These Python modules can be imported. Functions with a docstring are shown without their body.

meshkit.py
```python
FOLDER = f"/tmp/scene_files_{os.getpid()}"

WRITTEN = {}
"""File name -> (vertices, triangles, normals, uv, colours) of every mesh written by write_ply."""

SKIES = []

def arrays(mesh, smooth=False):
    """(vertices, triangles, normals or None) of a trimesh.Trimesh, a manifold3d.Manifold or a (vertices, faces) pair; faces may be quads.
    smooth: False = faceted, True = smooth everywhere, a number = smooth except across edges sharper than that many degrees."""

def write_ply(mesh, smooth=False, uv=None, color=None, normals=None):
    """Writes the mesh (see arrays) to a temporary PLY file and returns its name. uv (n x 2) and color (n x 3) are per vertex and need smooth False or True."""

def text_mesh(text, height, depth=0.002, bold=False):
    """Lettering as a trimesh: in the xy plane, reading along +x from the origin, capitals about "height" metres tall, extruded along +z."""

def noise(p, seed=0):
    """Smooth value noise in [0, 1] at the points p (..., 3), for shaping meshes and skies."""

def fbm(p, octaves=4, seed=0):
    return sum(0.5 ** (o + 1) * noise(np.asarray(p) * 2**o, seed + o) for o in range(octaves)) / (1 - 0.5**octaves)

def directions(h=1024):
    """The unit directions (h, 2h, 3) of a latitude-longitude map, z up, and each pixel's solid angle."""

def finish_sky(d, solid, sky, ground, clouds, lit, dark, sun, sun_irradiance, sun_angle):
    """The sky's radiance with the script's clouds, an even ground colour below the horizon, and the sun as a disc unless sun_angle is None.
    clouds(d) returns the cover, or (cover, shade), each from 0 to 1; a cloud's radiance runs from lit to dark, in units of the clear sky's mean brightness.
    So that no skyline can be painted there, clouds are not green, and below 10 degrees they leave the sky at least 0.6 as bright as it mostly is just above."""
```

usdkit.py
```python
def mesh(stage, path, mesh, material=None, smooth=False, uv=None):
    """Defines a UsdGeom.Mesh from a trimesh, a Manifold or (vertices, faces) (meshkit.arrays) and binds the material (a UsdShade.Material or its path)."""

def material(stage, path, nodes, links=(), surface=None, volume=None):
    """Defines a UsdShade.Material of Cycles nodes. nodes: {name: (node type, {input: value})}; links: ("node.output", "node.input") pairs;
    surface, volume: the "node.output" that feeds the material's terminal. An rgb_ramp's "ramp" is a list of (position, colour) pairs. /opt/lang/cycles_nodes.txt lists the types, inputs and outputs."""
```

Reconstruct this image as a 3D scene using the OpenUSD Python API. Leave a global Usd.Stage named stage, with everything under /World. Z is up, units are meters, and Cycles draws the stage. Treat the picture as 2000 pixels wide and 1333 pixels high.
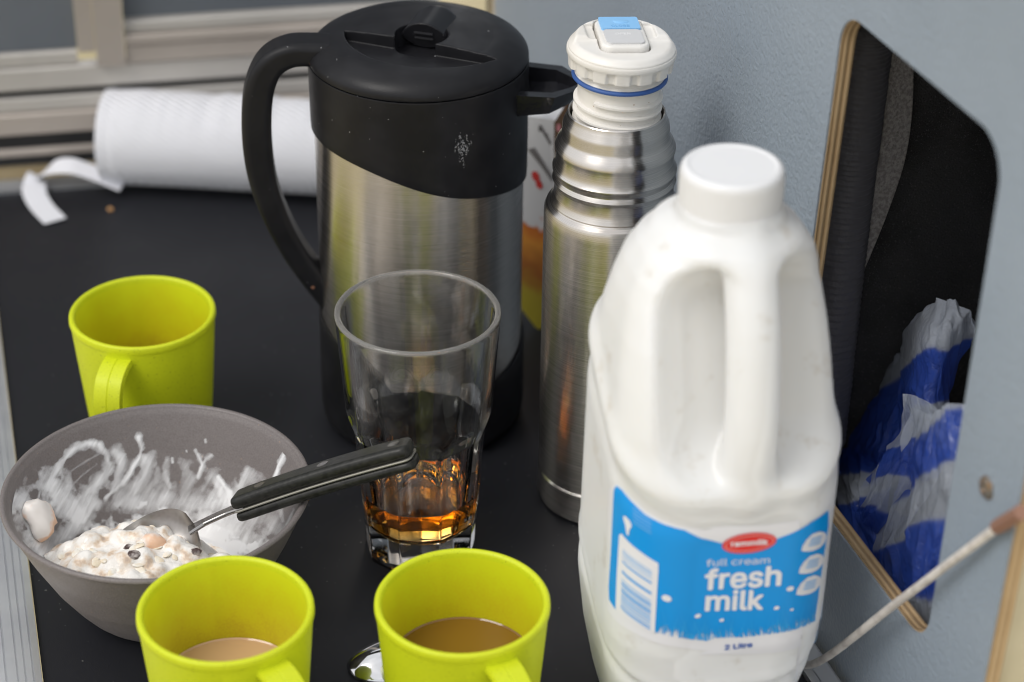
import math
import numpy as np, trimesh, usdkit, meshkit
from pxr import Usd, UsdGeom, UsdLux, UsdShade, Gf, Sdf, Vt
from shapely.geometry import Polygon, LineString, Point
from shapely import affinity
rng = np.random.default_rng(7)
stage = Usd.Stage.CreateInMemory()
UsdGeom.SetStageUpAxis(stage, 'Z'); UsdGeom.SetStageMetersPerUnit(stage, 1.0)
UsdGeom.Xform.Define(stage, '/World'); UsdGeom.Scope.Define(stage, '/World/Looks')

# ------------------------------------------------------------------ camera, sky, sun
EXPOSURE = 0.56
FPX, PITCH, ROLL = 4400.0, math.radians(31.5), math.radians(0.7)
EYE = np.array([0.0, 0.0, 0.77])
FW = np.array([0, math.cos(PITCH), -math.sin(PITCH)])
_r, _u = np.array([1.0, 0, 0]), np.array([0, math.sin(PITCH), math.cos(PITCH)])
RT = _r * math.cos(ROLL) + _u * math.sin(ROLL)
UP = _u * math.cos(ROLL) - _r * math.sin(ROLL)
cam = UsdGeom.Camera.Define(stage, '/World/camera')
cam.CreateHorizontalApertureAttr(36.0); cam.CreateFocalLengthAttr(36.0 * FPX / 2000.0)
cam.CreateClippingRangeAttr((0.05, 1000.0))
cam.CreateFStopAttr(5.0); cam.CreateFocusDistanceAttr(1.205); cam.CreateExposureAttr(EXPOSURE)
m4 = Gf.Matrix4d(*[float(x) for x in (*RT, 0, *UP, 0, *(-FW), 0, *EYE, 1)])
cam.AddTransformOp().Set(m4)

SUN = np.array([-0.50, -0.35, 0.80]); SUN /= np.linalg.norm(SUN)
dome = UsdLux.DomeLight.Define(stage, '/World/sky')
skym = usdkit.material(stage, '/World/Looks/sky', {
    'sky': ('sky_texture', {'sky_type': 'single_scattering', 'sun_disc': False, 'sun_elevation': float(math.asin(SUN[2])), 'sun_rotation': float(math.atan2(SUN[0], SUN[1])), 'aerosol_density': 3.0}),
    'tc': ('texture_coordinate', {}), 'n': ('noise_texture', {'scale': 2.2, 'detail': 5.0, 'roughness': 0.55}),
    'r': ('rgb_ramp', {'ramp': [(0.25, (5.5, 5.6, 5.8)), (0.75, (9.5, 9.5, 9.6))]}),
    'mx': ('mix_color', {'fac': 0.86, 'use_clamp': False}), 'bg': ('background_shader', {'strength': 0.098})},
    [('tc.generated', 'n.vector'), ('n.fac', 'r.fac'), ('sky.color', 'mx.a'), ('r.color', 'mx.b'), ('mx.result', 'bg.color')], surface='bg.background')
UsdShade.MaterialBindingAPI.Apply(dome.GetPrim()).Bind(skym)
sun = UsdLux.DistantLight.Define(stage, '/World/sun')
sun.CreateNormalizeAttr(True); sun.CreateIntensityAttr(0.26); sun.CreateAngleAttr(28.0); sun.CreateColorAttr(Gf.Vec3f(1.0, 0.97, 0.93))
zc = SUN; xc = np.cross([0, 0, 1.0], zc); xc /= np.linalg.norm(xc); yc = np.cross(zc, xc)
sun.AddTransformOp().Set(Gf.Matrix4d(*[float(v) for v in (*xc, 0, *yc, 0, *zc, 0, 0, 0, 5, 1)]))

# ------------------------------------------------------------------ helpers
def ray(px, py):
    return FW + RT * (px - 1000.0) / FPX - UP * (py - 666.5) / FPX
def at(px, py, z=0.0):                      # world point at height z that this picture point shows
    d = ray(px, py); return EYE + d * (z - EYE[2]) / d[2]
def onp(px, py, P, n):                      # the same on the plane through P with normal n
    d = ray(px, py); return EYE + d * (np.dot(P - EYE, n) / np.dot(d, n))
def proj(P):
    q = np.asarray(P) - EYE; z = q @ FW
    return np.stack([1000 + FPX * (q @ RT) / z, 666.5 - FPX * (q @ UP) / z], -1)
used = {}
def path_for(name, parent):
    base = (parent.GetPath().pathString if parent else '/World') + '/' + name
    k = used.get(base, 0); used[base] = k + 1
    return base if k == 0 else '%s_%03d' % (base, k)
def tag(o, label=None, cat=None, group=None, kind=None):
    p = o.GetPrim() if hasattr(o, 'GetPrim') else o
    for k, v in (('label', label), ('category', cat), ('group', group), ('kind', kind)):
        if v: p.SetCustomDataByKey(k, v)
    return p
def thing(name, label, cat, loc=(0, 0, 0), rotz=0.0, group=None):
    x = UsdGeom.Xform.Define(stage, path_for(name, None))
    x.AddTranslateOp().Set(Gf.Vec3d(*[float(v) for v in loc])); x.AddRotateZOp().Set(float(math.degrees(rotz)))
    return tag(x, label, cat, group)
def obj(name, mesh, mat, parent=None, smooth=35, attr=None):
    m = usdkit.mesh(stage, path_for(name, parent), mesh, mat, smooth=smooth)
    if attr:
        for k, v in attr.items():
            UsdGeom.PrimvarsAPI(m).CreatePrimvar(k, Sdf.ValueTypeNames.FloatArray, 'vertex').Set(Vt.FloatArray.FromNumpy(np.asarray(v, np.float32)))
    return m.GetPrim()
def tm(v, f):
    f = np.asarray(f)
    if f.shape[1] == 4: f = np.vstack([f[:, [0, 1, 2]], f[:, [0, 2, 3]]])
    return trimesh.Trimesh(np.asarray(v, float), f, process=False)
def cat(*ms): return trimesh.util.concatenate([m for m in ms])
def grid(P, wrap=False, flip=False):        # P (ni, nj, 3): rows i, columns j; wrap closes j
    ni, nj = P.shape[:2]
    i, j = np.meshgrid(np.arange(ni - 1), np.arange(nj if wrap else nj - 1), indexing='ij')
    j2 = (j + 1) % nj
    q = np.stack([i * nj + j, i * nj + j2, (i + 1) * nj + j2, (i + 1) * nj + j], -1).reshape(-1, 4)
    if flip: q = q[:, ::-1]
    return tm(P.reshape(-1, 3), q)
def lathe(rz, n=96, ang=None):              # profile from bottom outside upwards, closed at r = 0 ends
    rz = np.asarray(rz, float); a = np.linspace(0, 2 * np.pi, n, endpoint=False)
    P = np.stack([rz[:, 0, None] * np.cos(a), rz[:, 0, None] * np.sin(a), np.repeat(rz[:, 1, None], n, 1)], -1)
    return grid(P, wrap=True)
def box(a, b):
    a, b = np.asarray(a, float), np.asarray(b, float)
    m = trimesh.creation.box(b - a); m.apply_translation((a + b) / 2); return m
def spline(pts, n):                         # Catmull-Rom through the points
    p = np.asarray(pts, float); p = np.vstack([2 * p[0] - p[1], p, 2 * p[-1] - p[-2]])
    t = np.linspace(0, len(p) - 3 - 1e-9, n); k = t.astype(int); f = (t - k)[:, None]
    a, b, c, d = p[k], p[k + 1], p[k + 2], p[k + 3]
    return 0.5 * (2 * b + (c - a) * f + (2 * a - 5 * b + 4 * c - d) * f ** 2 + (3 * b - a - 3 * c + d) * f ** 3)
def sweep(pts, prof, side, scale=None, caps=True):   # prof (k, 2): (along side, along normal)
    p = np.asarray(pts, float); t = np.gradient(p, axis=0); t /= np.linalg.norm(t, axis=1, keepdims=True)
    s = np.broadcast_to(np.asarray(side, float), p.shape); nn = np.cross(t, s); nn /= np.linalg.norm(nn, axis=1, keepdims=True); s = np.cross(nn, t)
    prof = np.asarray(prof, float); sc = np.ones((len(p), 2)) if scale is None else np.asarray(scale)
    P = p[:, None] + (prof[None, :, 0] * sc[:, :1])[..., None] * s[:, None] + (prof[None, :, 1] * sc[:, 1:2])[..., None] * nn[:, None]
    m = grid(P, wrap=True); k = len(prof)
    if caps:
        v = np.vstack([m.vertices, P[0].mean(0), P[-1].mean(0)]); n0 = len(m.vertices)
        j = np.arange(k); j2 = (j + 1) % k; o = (len(p) - 1) * k
        m = tm(v, np.vstack([m.faces, np.stack([j2, j, np.full(k, n0)], 1), np.stack([o + j, o + j2, np.full(k, n0 + 1)], 1)]))
    m.fix_normals(); return m
def rrect(w, h, r, n=5):                    # rounded rectangle outline, w x h
    c = []
    for sx, sy, a0 in ((1, 1, 0), (-1, 1, 90), (-1, -1, 180), (1, -1, 270)):
        for a in np.radians(np.linspace(a0, a0 + 90, n)): c.append((sx * (w / 2 - r) + r * math.cos(a), sy * (h / 2 - r) + r * math.sin(a)))
    return np.array(c)
def circle(r, n=12):
    a = np.linspace(0, 2 * np.pi, n, endpoint=False); return np.stack([r * np.cos(a), r * np.sin(a)], 1)
def surfnet(f, lo, hi, h):                  # surface nets of f < 0
    ax = [np.arange(l, u + h, h) for l, u in zip(lo, hi)]
    n = [len(a) for a in ax]
    G = np.stack(np.meshgrid(*ax, indexing='ij'), -1)
    V = f(G.reshape(-1, 3)).reshape(n)
    off = np.array([[a, b, c] for a in (0, 1) for b in (0, 1) for c in (0, 1)])
    cs = np.stack([V[a:n[0] - 1 + a, b:n[1] - 1 + b, c:n[2] - 1 + c] for a, b, c in off], -1)
    act = (cs.min(-1) < 0) & (cs.max(-1) >= 0)
    idx = np.full(act.shape, -1); idx[act] = np.arange(act.sum()); cv = cs[act]
    acc, cnt = np.zeros((len(cv), 3)), np.zeros((len(cv), 1))
    for a in range(8):
        for b in range(a + 1, 8):
            if np.abs(off[a] - off[b]).sum() != 1: continue
            x = (cv[:, a] < 0) != (cv[:, b] < 0)
            t = np.where(x, cv[:, a] / np.where(x, cv[:, a] - cv[:, b], 1), 0)[:, None]
            acc += x[:, None] * (off[a] + t * (off[b] - off[a])); cnt += x[:, None]
    verts = np.array(lo) + (np.argwhere(act) + acc / cnt) * h
    fs = []
    for d in range(3):
        e1, e2 = (d + 1) % 3, (d + 2) % 3
        s0 = [slice(0, k) for k in n]; s1 = list(s0); s0[d] = slice(0, n[d] - 1); s1[d] = slice(1, n[d])
        A, B = V[tuple(s0)] < 0, V[tuple(s1)] < 0
        c = np.argwhere(A != B); c = c[(c[:, e1] > 0) & (c[:, e2] > 0) & (c[:, e1] < n[e1] - 1) & (c[:, e2] < n[e2] - 1)]
        sgn = A[tuple(c.T)]
        def at_(o1, o2):
            q = c.copy(); q[:, e1] -= o1; q[:, e2] -= o2; return idx[tuple(q.T)]
        q = np.stack([at_(1, 1), at_(0, 1), at_(0, 0), at_(1, 0)], 1)
        q[~sgn] = q[~sgn][:, ::-1]; fs.append(q[(q >= 0).all(1)])
    return tm(verts, np.vstack(fs))
def smin(a, b, k):
    h = np.clip(0.5 + 0.5 * (b - a) / k, 0, 1); return b + (a - b) * h - k * h * (1 - h)
def smax(a, b, k): return -smin(-a, -b, k)
def sdbox(p, b, r=0.0):
    q = np.abs(p) - (np.asarray(b) - r); return np.linalg.norm(np.maximum(q, 0), axis=-1) + np.minimum(q.max(-1), 0) - r
def sdseg(p, a, b, r):
    a, b = np.asarray(a, float), np.asarray(b, float); d = b - a; t = np.clip(((p[:, 0] - a[0]) * d[0] + (p[:, 1] - a[1]) * d[1] + (p[:, 2] - a[2]) * d[2]) / (d @ d), 0, 1)
    return np.linalg.norm(p - a - t[:, None] * d, axis=1) - r
def flat(poly, size=None):                  # shapely polygon(s) -> 2-D vertices and faces
    ms = []
    for g in getattr(poly, 'geoms', [poly]):
        if g.area < 1e-12: continue
        v, f = trimesh.creation.triangulate_polygon(g, engine='earcut'); v = np.column_stack([v, np.zeros(len(v))])
        if size: v, f = trimesh.remesh.subdivide_to_size(v, f, size, max_iter=14)
        ms.append(tm(v, f))
    return cat(*ms)

# ------------------------------------------------------------------ materials
def M(name, color, rough=0.5, metal=0.0, color2=None, scale=50.0, ramp=(0.4, 0.6), detail=4.0, stretch=None, bump=None, rvar=None, speck=None, extra=None):
    """color2: noise-mixed second colour; bump (scale, distance); speck (scale, threshold, colour): small spots."""
    N = {'g': ('geometry', {}), 'p': ('principled_bsdf', {'base_color': color, 'roughness': rough, 'metallic': metal, **(extra or {})})}
    L = []; src = 'g.position'
    if stretch: N['mp'] = ('mapping', {'scale': stretch}); L.append(('g.position', 'mp.vector')); src = 'mp.vector'
    last = None
    if color2 is not None:
        N['n'] = ('noise_texture', {'scale': scale, 'detail': detail}); N['r'] = ('rgb_ramp', {'ramp': [(ramp[0], color), (ramp[1], color2)]})
        L += [(src, 'n.vector'), ('n.fac', 'r.fac')]; last = 'r.color'
    if speck:
        N['sv'] = ('noise_texture', {'scale': speck[0], 'detail': 1.0}); N['sr'] = ('rgb_ramp', {'ramp': [(speck[1], (0, 0, 0)), (speck[1] + 0.02, (1, 1, 1))]})
        N['sm'] = ('mix_color', {'a': color, 'b': speck[2]})
        L += [('g.position', 'sv.vector'), ('sv.fac', 'sr.fac'), ('sr.color', 'sm.fac')]
        if last: L.append((last, 'sm.a'))
        last = 'sm.result'
    if last: L.append((last, 'p.base_color'))
    if rvar:
        N['rn'] = ('noise_texture', {'scale': rvar[0], 'detail': 3.0}); N['rr'] = ('map_range', {'from_min': 0.3, 'from_max': 0.7, 'to_min': rvar[1], 'to_max': rvar[2], 'clamp': True})
        L += [(src, 'rn.vector'), ('rn.fac', 'rr.value'), ('rr.result', 'p.roughness')]
    if bump:
        N['bn'] = ('noise_texture', {'scale': bump[0], 'detail': 3.0}); N['b'] = ('bump', {'strength': 1.0, 'distance': bump[1]})
        L += [(src, 'bn.vector'), ('bn.fac', 'b.height'), ('b.normal', 'p.normal')]
    return usdkit.material(stage, '/World/Looks/' + name, N, L, surface='p.BSDF')

black_table = M('black_table', (0.0115, 0.012, 0.0150), 0.46, bump=(1500, 0.00008), rvar=(11, 0.36, 0.56), speck=(420, 0.755, (0.13, 0.13, 0.13)), extra={'specular_ior_level': 0.30})
alu = M('aluminium_trim', (0.62, 0.63, 0.65), 0.42, 0.85, color2=(0.68, 0.69, 0.70), scale=30)
alu_frame = M('frame_aluminium', (0.40, 0.355, 0.315), 0.45, 0.30, color2=(0.46, 0.41, 0.365), scale=9)
frame_light = M('frame_light', (0.50, 0.475, 0.44), 0.45, 0.2, color2=(0.43, 0.41, 0.38), scale=11)
pane_grey = M('window_pane', (0.115, 0.130, 0.150), 0.35, color2=(0.135, 0.15, 0.17), scale=6)
rubber = M('black_rubber', (0.015, 0.015, 0.016), 0.6)
wood = M('plywood_face', (0.42, 0.33, 0.19), 0.6, color2=(0.50, 0.41, 0.26), scale=20, stretch=(1, 1, 8))
ground_m = M('ground', (0.50, 0.42, 0.27), 0.95, color2=(0.30, 0.255, 0.13), scale=3.0, ramp=(0.35, 0.65), detail=8, bump=(60, 0.01))
paper = M('paper_towel', (0.71, 0.715, 0.75), 0.9, bump=(500, 0.0003), extra={'subsurface_weight': 0.0})
black_plastic = M('black_plastic', (0.0065, 0.0065, 0.0078), 0.40, color2=(0.010, 0.010, 0.0115), scale=60, bump=(900, 0.00006), rvar=(40, 0.34, 0.50), speck=(420, 0.79, (0.25, 0.25, 0.25)), extra={'specular_ior_level': 0.24})
black_gloss = M('wet_black_plastic', (0.010, 0.010, 0.012), 0.12, bump=(90, 0.0006))
lever_plastic = M('lever_plastic', (0.008, 0.008, 0.0095), 0.36, bump=(1200, 0.00005), speck=(380, 0.82, (0.2, 0.2, 0.2)), extra={'specular_ior_level': 0.3})
white_cap = M('white_plastic', (0.73, 0.73, 0.73), 0.38, bump=(300, 0.00004))
stopper_white = M('stopper_plastic', (0.72, 0.69, 0.635), 0.36, color2=(0.76, 0.74, 0.70), scale=25, speck=(350, 0.80, (0.35, 0.22, 0.12)))
button_grey = M('button_plastic', (0.60, 0.60, 0.60), 0.4)
button_blue = M('blue_button', (0.24, 0.50, 0.80), 0.4)
ring_blue = M('blue_seal', (0.035, 0.10, 0.32), 0.45)
lime = M('lime_bamboo', (0.56, 0.62, 0.010), 0.5, color2=(0.51, 0.575, 0.009), scale=900, ramp=(0.35, 0.7), bump=(700, 0.00008), speck=(900, 0.72, (0.30, 0.34, 0.01)), extra={'specular_ior_level': 0.4})
lime_in = usdkit.material(stage, '/World/Looks/tea_stain_bounce_lime', {'g': ('geometry', {}), 's': ('separate_xyz', {}), 'n': ('noise_texture', {'scale': 70.0, 'detail': 6.0}), 'n2': ('noise_texture', {'scale': 900.0, 'detail': 2.0}), 'a': ('math', {'math_type': 'multiply_add', 'value2': 0.035}), 'b': ('math', {'math_type': 'multiply_add', 'value2': 0.030}),  # tea stain plus painted interreflection: tan towards the bottom, lime above
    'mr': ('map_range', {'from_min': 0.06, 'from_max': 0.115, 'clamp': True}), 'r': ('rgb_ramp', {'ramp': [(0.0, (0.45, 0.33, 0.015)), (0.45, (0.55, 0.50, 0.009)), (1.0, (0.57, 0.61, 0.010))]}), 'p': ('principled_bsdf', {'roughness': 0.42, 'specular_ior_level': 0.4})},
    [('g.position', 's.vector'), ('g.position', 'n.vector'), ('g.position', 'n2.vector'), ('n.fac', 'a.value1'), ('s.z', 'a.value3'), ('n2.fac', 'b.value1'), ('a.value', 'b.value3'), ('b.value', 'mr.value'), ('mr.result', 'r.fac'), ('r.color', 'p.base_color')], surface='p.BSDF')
bowl_m = M('stone_bowl', (0.135, 0.118, 0.112), 0.48, color2=(0.175, 0.155, 0.148), scale=1200, ramp=(0.35, 0.65), bump=(900, 0.00012), rvar=(25, 0.40, 0.55), speck=(700, 0.76, (0.30, 0.20, 0.13)))
milk_tea = M('milky_tea', (0.55, 0.345, 0.20), 0.08)
black_tea = M('black_tea', (0.21, 0.105, 0.013), 0.06)
oat = M('oat', (0.76, 0.66, 0.50), 0.45, color2=(0.80, 0.77, 0.70), scale=200)
peach = M('peach', (0.78, 0.50, 0.33), 0.4, color2=(0.82, 0.77, 0.72), scale=60, ramp=(0.42, 0.55))
raisin = M('raisin', (0.06, 0.035, 0.03), 0.4, color2=(0.5, 0.45, 0.42), scale=220, bump=(300, 0.001))
spoon_steel = M('spoon_steel', (0.36, 0.345, 0.33), 0.22, 1.0, rvar=(60, 0.14, 0.34))
tang_m = M('tang_steel', (0.30, 0.29, 0.25), 0.5, 0.7)
teaspoon_steel = M('teaspoon_steel', (0.66, 0.66, 0.66), 0.10, 1.0)
grip_black = M('grip_black', (0.010, 0.010, 0.0085), 0.36, color2=(0.02, 0.02, 0.017), scale=300, bump=(700, 0.0001), extra={'specular_ior_level': 0.3})
carpet = M('black_carpet', (0.035, 0.035, 0.036), 0.95, color2=(0.075, 0.075, 0.076), scale=14, bump=(900, 0.002), speck=(1100, 0.66, (0.13, 0.13, 0.13)))
foam_black = M('black_foam', (0.13, 0.13, 0.145), 0.55, bump=(160, 0.0015))
strap_grey = M('grey_webbing', (0.30, 0.28, 0.27), 0.9, color2=(0.46, 0.44, 0.42), scale=500, bump=(700, 0.001))
cord_m = M('white_cord', (0.66, 0.62, 0.57), 0.8, color2=(0.5, 0.46, 0.42), scale=120)
copper = M('cord_end', (0.25, 0.13, 0.085), 0.55)
screw_m = M('screw', (0.24, 0.235, 0.22), 0.45, 0.8, color2=(0.30, 0.2, 0.12), scale=300)
seam_brown = M('stain_brown', (0.16, 0.07, 0.04), 0.7)

def steel_m(name, axis_x, axis_y):
    """Brushed round the axis: fine horizontal lines and tangential anisotropy."""
    N = {'g': ('geometry', {}), 'mp': ('mapping', {'scale': (14, 14, 4200)}), 'n': ('noise_texture', {'scale': 1.0, 'detail': 4.0, 'roughness': 0.7}), 'b': ('bump', {'strength': 0.12, 'distance': 0.00004}),
         'c': ('rgb_ramp', {'ramp': [(0.3, (0.60, 0.565, 0.525)), (0.7, (0.66, 0.625, 0.585))]}),
         'rr': ('map_range', {'from_min': 0.3, 'from_max': 0.7, 'to_min': 0.22, 'to_max': 0.29, 'clamp': True}),
         'p': ('principled_bsdf', {'metallic': 1.0, 'roughness': 0.24, 'anisotropic': 0.75, 'anisotropic_rotation': 0.25}),
         'sub': ('vector_math', {'math_type': 'subtract', 'vector2': (axis_x, axis_y, 0)}), 'cr': ('vector_math', {'math_type': 'cross_product', 'vector1': (0, 0, 1)}), 'nm': ('vector_math', {'math_type': 'normalize'})}
    L = [('g.position', 'mp.vector'), ('mp.vector', 'n.vector'), ('n.fac', 'b.height'), ('b.normal', 'p.normal'), ('n.fac', 'c.fac'), ('c.color', 'p.base_color'), ('n.fac', 'rr.value'), ('rr.result', 'p.roughness'),
         ('g.position', 'sub.vector1'), ('sub.vector', 'cr.vector2'), ('cr.vector', 'nm.vector1'), ('nm.vector', 'p.tangent')]
    return usdkit.material(stage, '/World/Looks/' + name, N, L, surface='p.BSDF')

# ------------------------------------------------------------------ setting: ground and table
gs = np.linspace(-1, 1, 121); gs = np.sign(gs) * np.abs(gs) ** 3 * 60
GX, GY = np.meshgrid(gs, gs, indexing='ij')
gp = np.stack([GX, GY, -0.78 + 0.02 * meshkit.fbm(np.stack([GX * 3, GY * 3, 0 * GX], -1), 3)], -1)
tag(obj('ground', grid(gp), ground_m, smooth=True), kind='structure')

def line_x(a, b, c, d):                     # crossing of lines ab and cd in the plane
    A = np.array([b[:2] - a[:2], -(d[:2] - c[:2])]).T; t = np.linalg.solve(A, c[:2] - a[:2]); return a[:2] + t[0] * (b[:2] - a[:2])
PP0, PP1 = at(1640, 1306), at(975, 340)
PD = (PP1 - PP0) / np.linalg.norm(PP1 - PP0); PN = np.array([-PD[1], PD[0], 0.0])      # along the panel, and out of it towards the table
def pan(s, z, t=0.0): return PP0 + PD * s + np.array([0, 0, z]) - PN * t              # t: depth behind the panel's face
def unpan(px, py, t=0.0):
    q = onp(px, py, pan(0, 0, t), PN) - PP0; return float(q @ PD), float(q[2])
L0, L1, B0, B1 = at(0, 640), at(85, 1333), at(0, 380), at(217, 364)
LD = (L0 - L1) / np.linalg.norm(L0 - L1); BD = (B1 - B0) / np.linalg.norm(B1 - B0)
GAP = 0.021                                                              # aluminium strip along the panel
Q0 = PP0 + PN * GAP; Q1 = PP1 + PN * GAP
bl, br = line_x(L0, L1, B0, B1), line_x(Q0, Q1, B0, B1)
FR0, FR1 = np.array([0, 0.72, 0]), np.array([1, 0.72 + 0.2, 0])
fl, fr = line_x(L0, L1, FR0, FR1), line_x(Q0, Q1, FR0, FR1)
tb = thing('camp_table', 'black camping table top with ridged aluminium edge trim under all the cups', 'table')
top = trimesh.creation.extrude_polygon(Polygon([bl, fl, fr, br]), 0.018, engine='earcut'); top.apply_translation([0, 0, -0.018])
obj('tabletop', top, black_table, tb)
def trim_profile(w, grooves):
    pts = [(0.0005, -0.022), (0.0005, 0.0028)]
    for g in grooves: pts += [(g - 0.0006, 0.0032), (g - 0.0003, 0.0020), (g + 0.0003, 0.0020), (g + 0.0006, 0.0032)]
    pts += [(w - 0.002, 0.0030), (w - 0.0006, 0.0022), (w, 0.0005), (w, -0.022)]
    return np.array(pts)
def trim(a, b, out, prof, name):
    a, b = np.array([*a, 0.0]), np.array([*b, 0.0]); P = np.stack([p + prof[:, :1] * out[None] + prof[:, 1:] * np.array([[0, 0, 1.0]]) for p in (a, b)])
    m = grid(P, wrap=True); m.fix_normals(); obj(name, m, alu, tb, smooth=20)
LO = np.array([-LD[1], LD[0], 0]);  LO = LO if LO[0] < 0 else -LO
BO = np.array([-BD[1], BD[0], 0])
trim(fl - LD[:2] * 0.1, bl + LD[:2] * 0.03, LO, trim_profile(0.0255, (0.0045, 0.0085, 0.0125, 0.0185)), 'edge_trim')
trim(bl - BD[:2] * 0.03, br + BD[:2] * 0.012, BO, trim_profile(0.018, (0.006, 0.011)), 'edge_trim')
trim(fr, br, -PN, trim_profile(0.0165, (0.005,)), 'edge_trim')
legm = [box((x - 0.012, y - 0.012, -0.78), (x + 0.012, y + 0.012, -0.0225)) for x, y in (fl + np.array([0.04, 0.06]), fr + np.array([-0.04, 0.06]))]
for m in legm: obj('leg', m, alu, tb)

# ------------------------------------------------------------------ side panel with cut-out
quad = [(1648, 22), (1530, 895), (1806, 1262), (1962, 285)]
qsz = np.array([unpan(*p) for p in quad])
hole = Polygon(qsz).buffer(-0.019).buffer(0.019, quad_segs=12)
fe = np.array([unpan(2000, 937), unpan(1921, 1333)]); fd = fe[0] - fe[1]
fs = lambda z: fe[1][0] + fd[0] * (z - fe[1][1]) / fd[1]
SEND = 0.612
outer = Polygon([(fs(-0.3), -0.3), (SEND, -0.3), (SEND, 0.62), (fs(0.62), 0.62)])
pm = np.eye(4); pm[:3, 0], pm[:3, 1], pm[:3, 2], pm[:3, 3] = PD, [0, 0, 1], PN, PP0
NX = [float(v) for v in PN]
face_m = usdkit.material(stage, '/World/Looks/embossed_grey_blue', {
    'g': ('geometry', {}), 'v': ('voronoi_texture', {'scale': 430.0, 'feature': 'smooth_f1', 'smoothness': 0.6}), 'nz': ('noise_texture', {'scale': 300.0, 'detail': 2.0, 'distortion': 0.6}),
    'sc': ('vector_math', {'math_type': 'scale', 'scale': 0.004}), 'ad': ('vector_math', {'math_type': 'add'}),
    'ml': ('math', {'math_type': 'multiply_add', 'value2': 0.9}), 'b': ('bump', {'strength': 0.8, 'distance': 0.0005}),
    'n2': ('noise_texture', {'scale': 9.0, 'detail': 5.0}), 'r': ('rgb_ramp', {'ramp': [(0.3, (0.235, 0.280, 0.328)), (0.7, (0.275, 0.322, 0.375))]}),
    'p': ('principled_bsdf', {'roughness': 0.42})},
    [('g.position', 'nz.vector'), ('nz.color', 'sc.vector1'), ('g.position', 'ad.vector1'), ('sc.vector', 'ad.vector2'), ('ad.vector', 'v.vector'), ('v.distance', 'ml.value1'), ('nz.fac', 'ml.value3'), ('ml.value', 'b.height'), ('b.normal', 'p.normal'),
     ('g.position', 'n2.vector'), ('n2.fac', 'r.fac'), ('r.color', 'p.base_color')], surface='p.BSDF')
ply_m = usdkit.material(stage, '/World/Looks/plywood_edge', {
    'g': ('geometry', {}), 'd': ('vector_math', {'math_type': 'dot_product', 'vector2': tuple(NX)}), 'm': ('math', {'math_type': 'multiply_add', 'value2': 2 * math.pi / 0.0034, 'value3': 0.7}), 's': ('math', {'math_type': 'sine'}),
    'n': ('noise_texture', {'scale': 35.0, 'detail': 6.0}), 'n3': ('math', {'math_type': 'multiply_add', 'value2': 2.6, 'value3': -1.3}), 'a': ('math', {'math_type': 'add'}),
    'r': ('rgb_ramp', {'ramp': [(0.0, (0.26, 0.16, 0.075)), (0.45, (0.44, 0.30, 0.155)), (1.0, (0.52, 0.38, 0.215))]}), 'mr': ('map_range', {'from_min': -1.6, 'from_max': 1.6, 'clamp': True}),
    'b': ('bump', {'strength': 0.5, 'distance': 0.0006}), 'p': ('principled_bsdf', {'roughness': 0.65})},
    [('g.position', 'd.vector1'), ('d.value', 'm.value1'), ('m.value', 's.value1'), ('g.position', 'n.vector'), ('n.fac', 'n3.value1'), ('s.value', 'a.value1'), ('n3.value', 'a.value2'), ('a.value', 'mr.value'), ('mr.result', 'r.fac'), ('r.color', 'p.base_color'), ('a.value', 'b.height'), ('b.normal', 'p.normal')], surface='p.BSDF')
pnl = thing('side_panel', 'grey blue embossed plywood panel with a rounded cut-out, right of the milk jug', 'panel')
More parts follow.
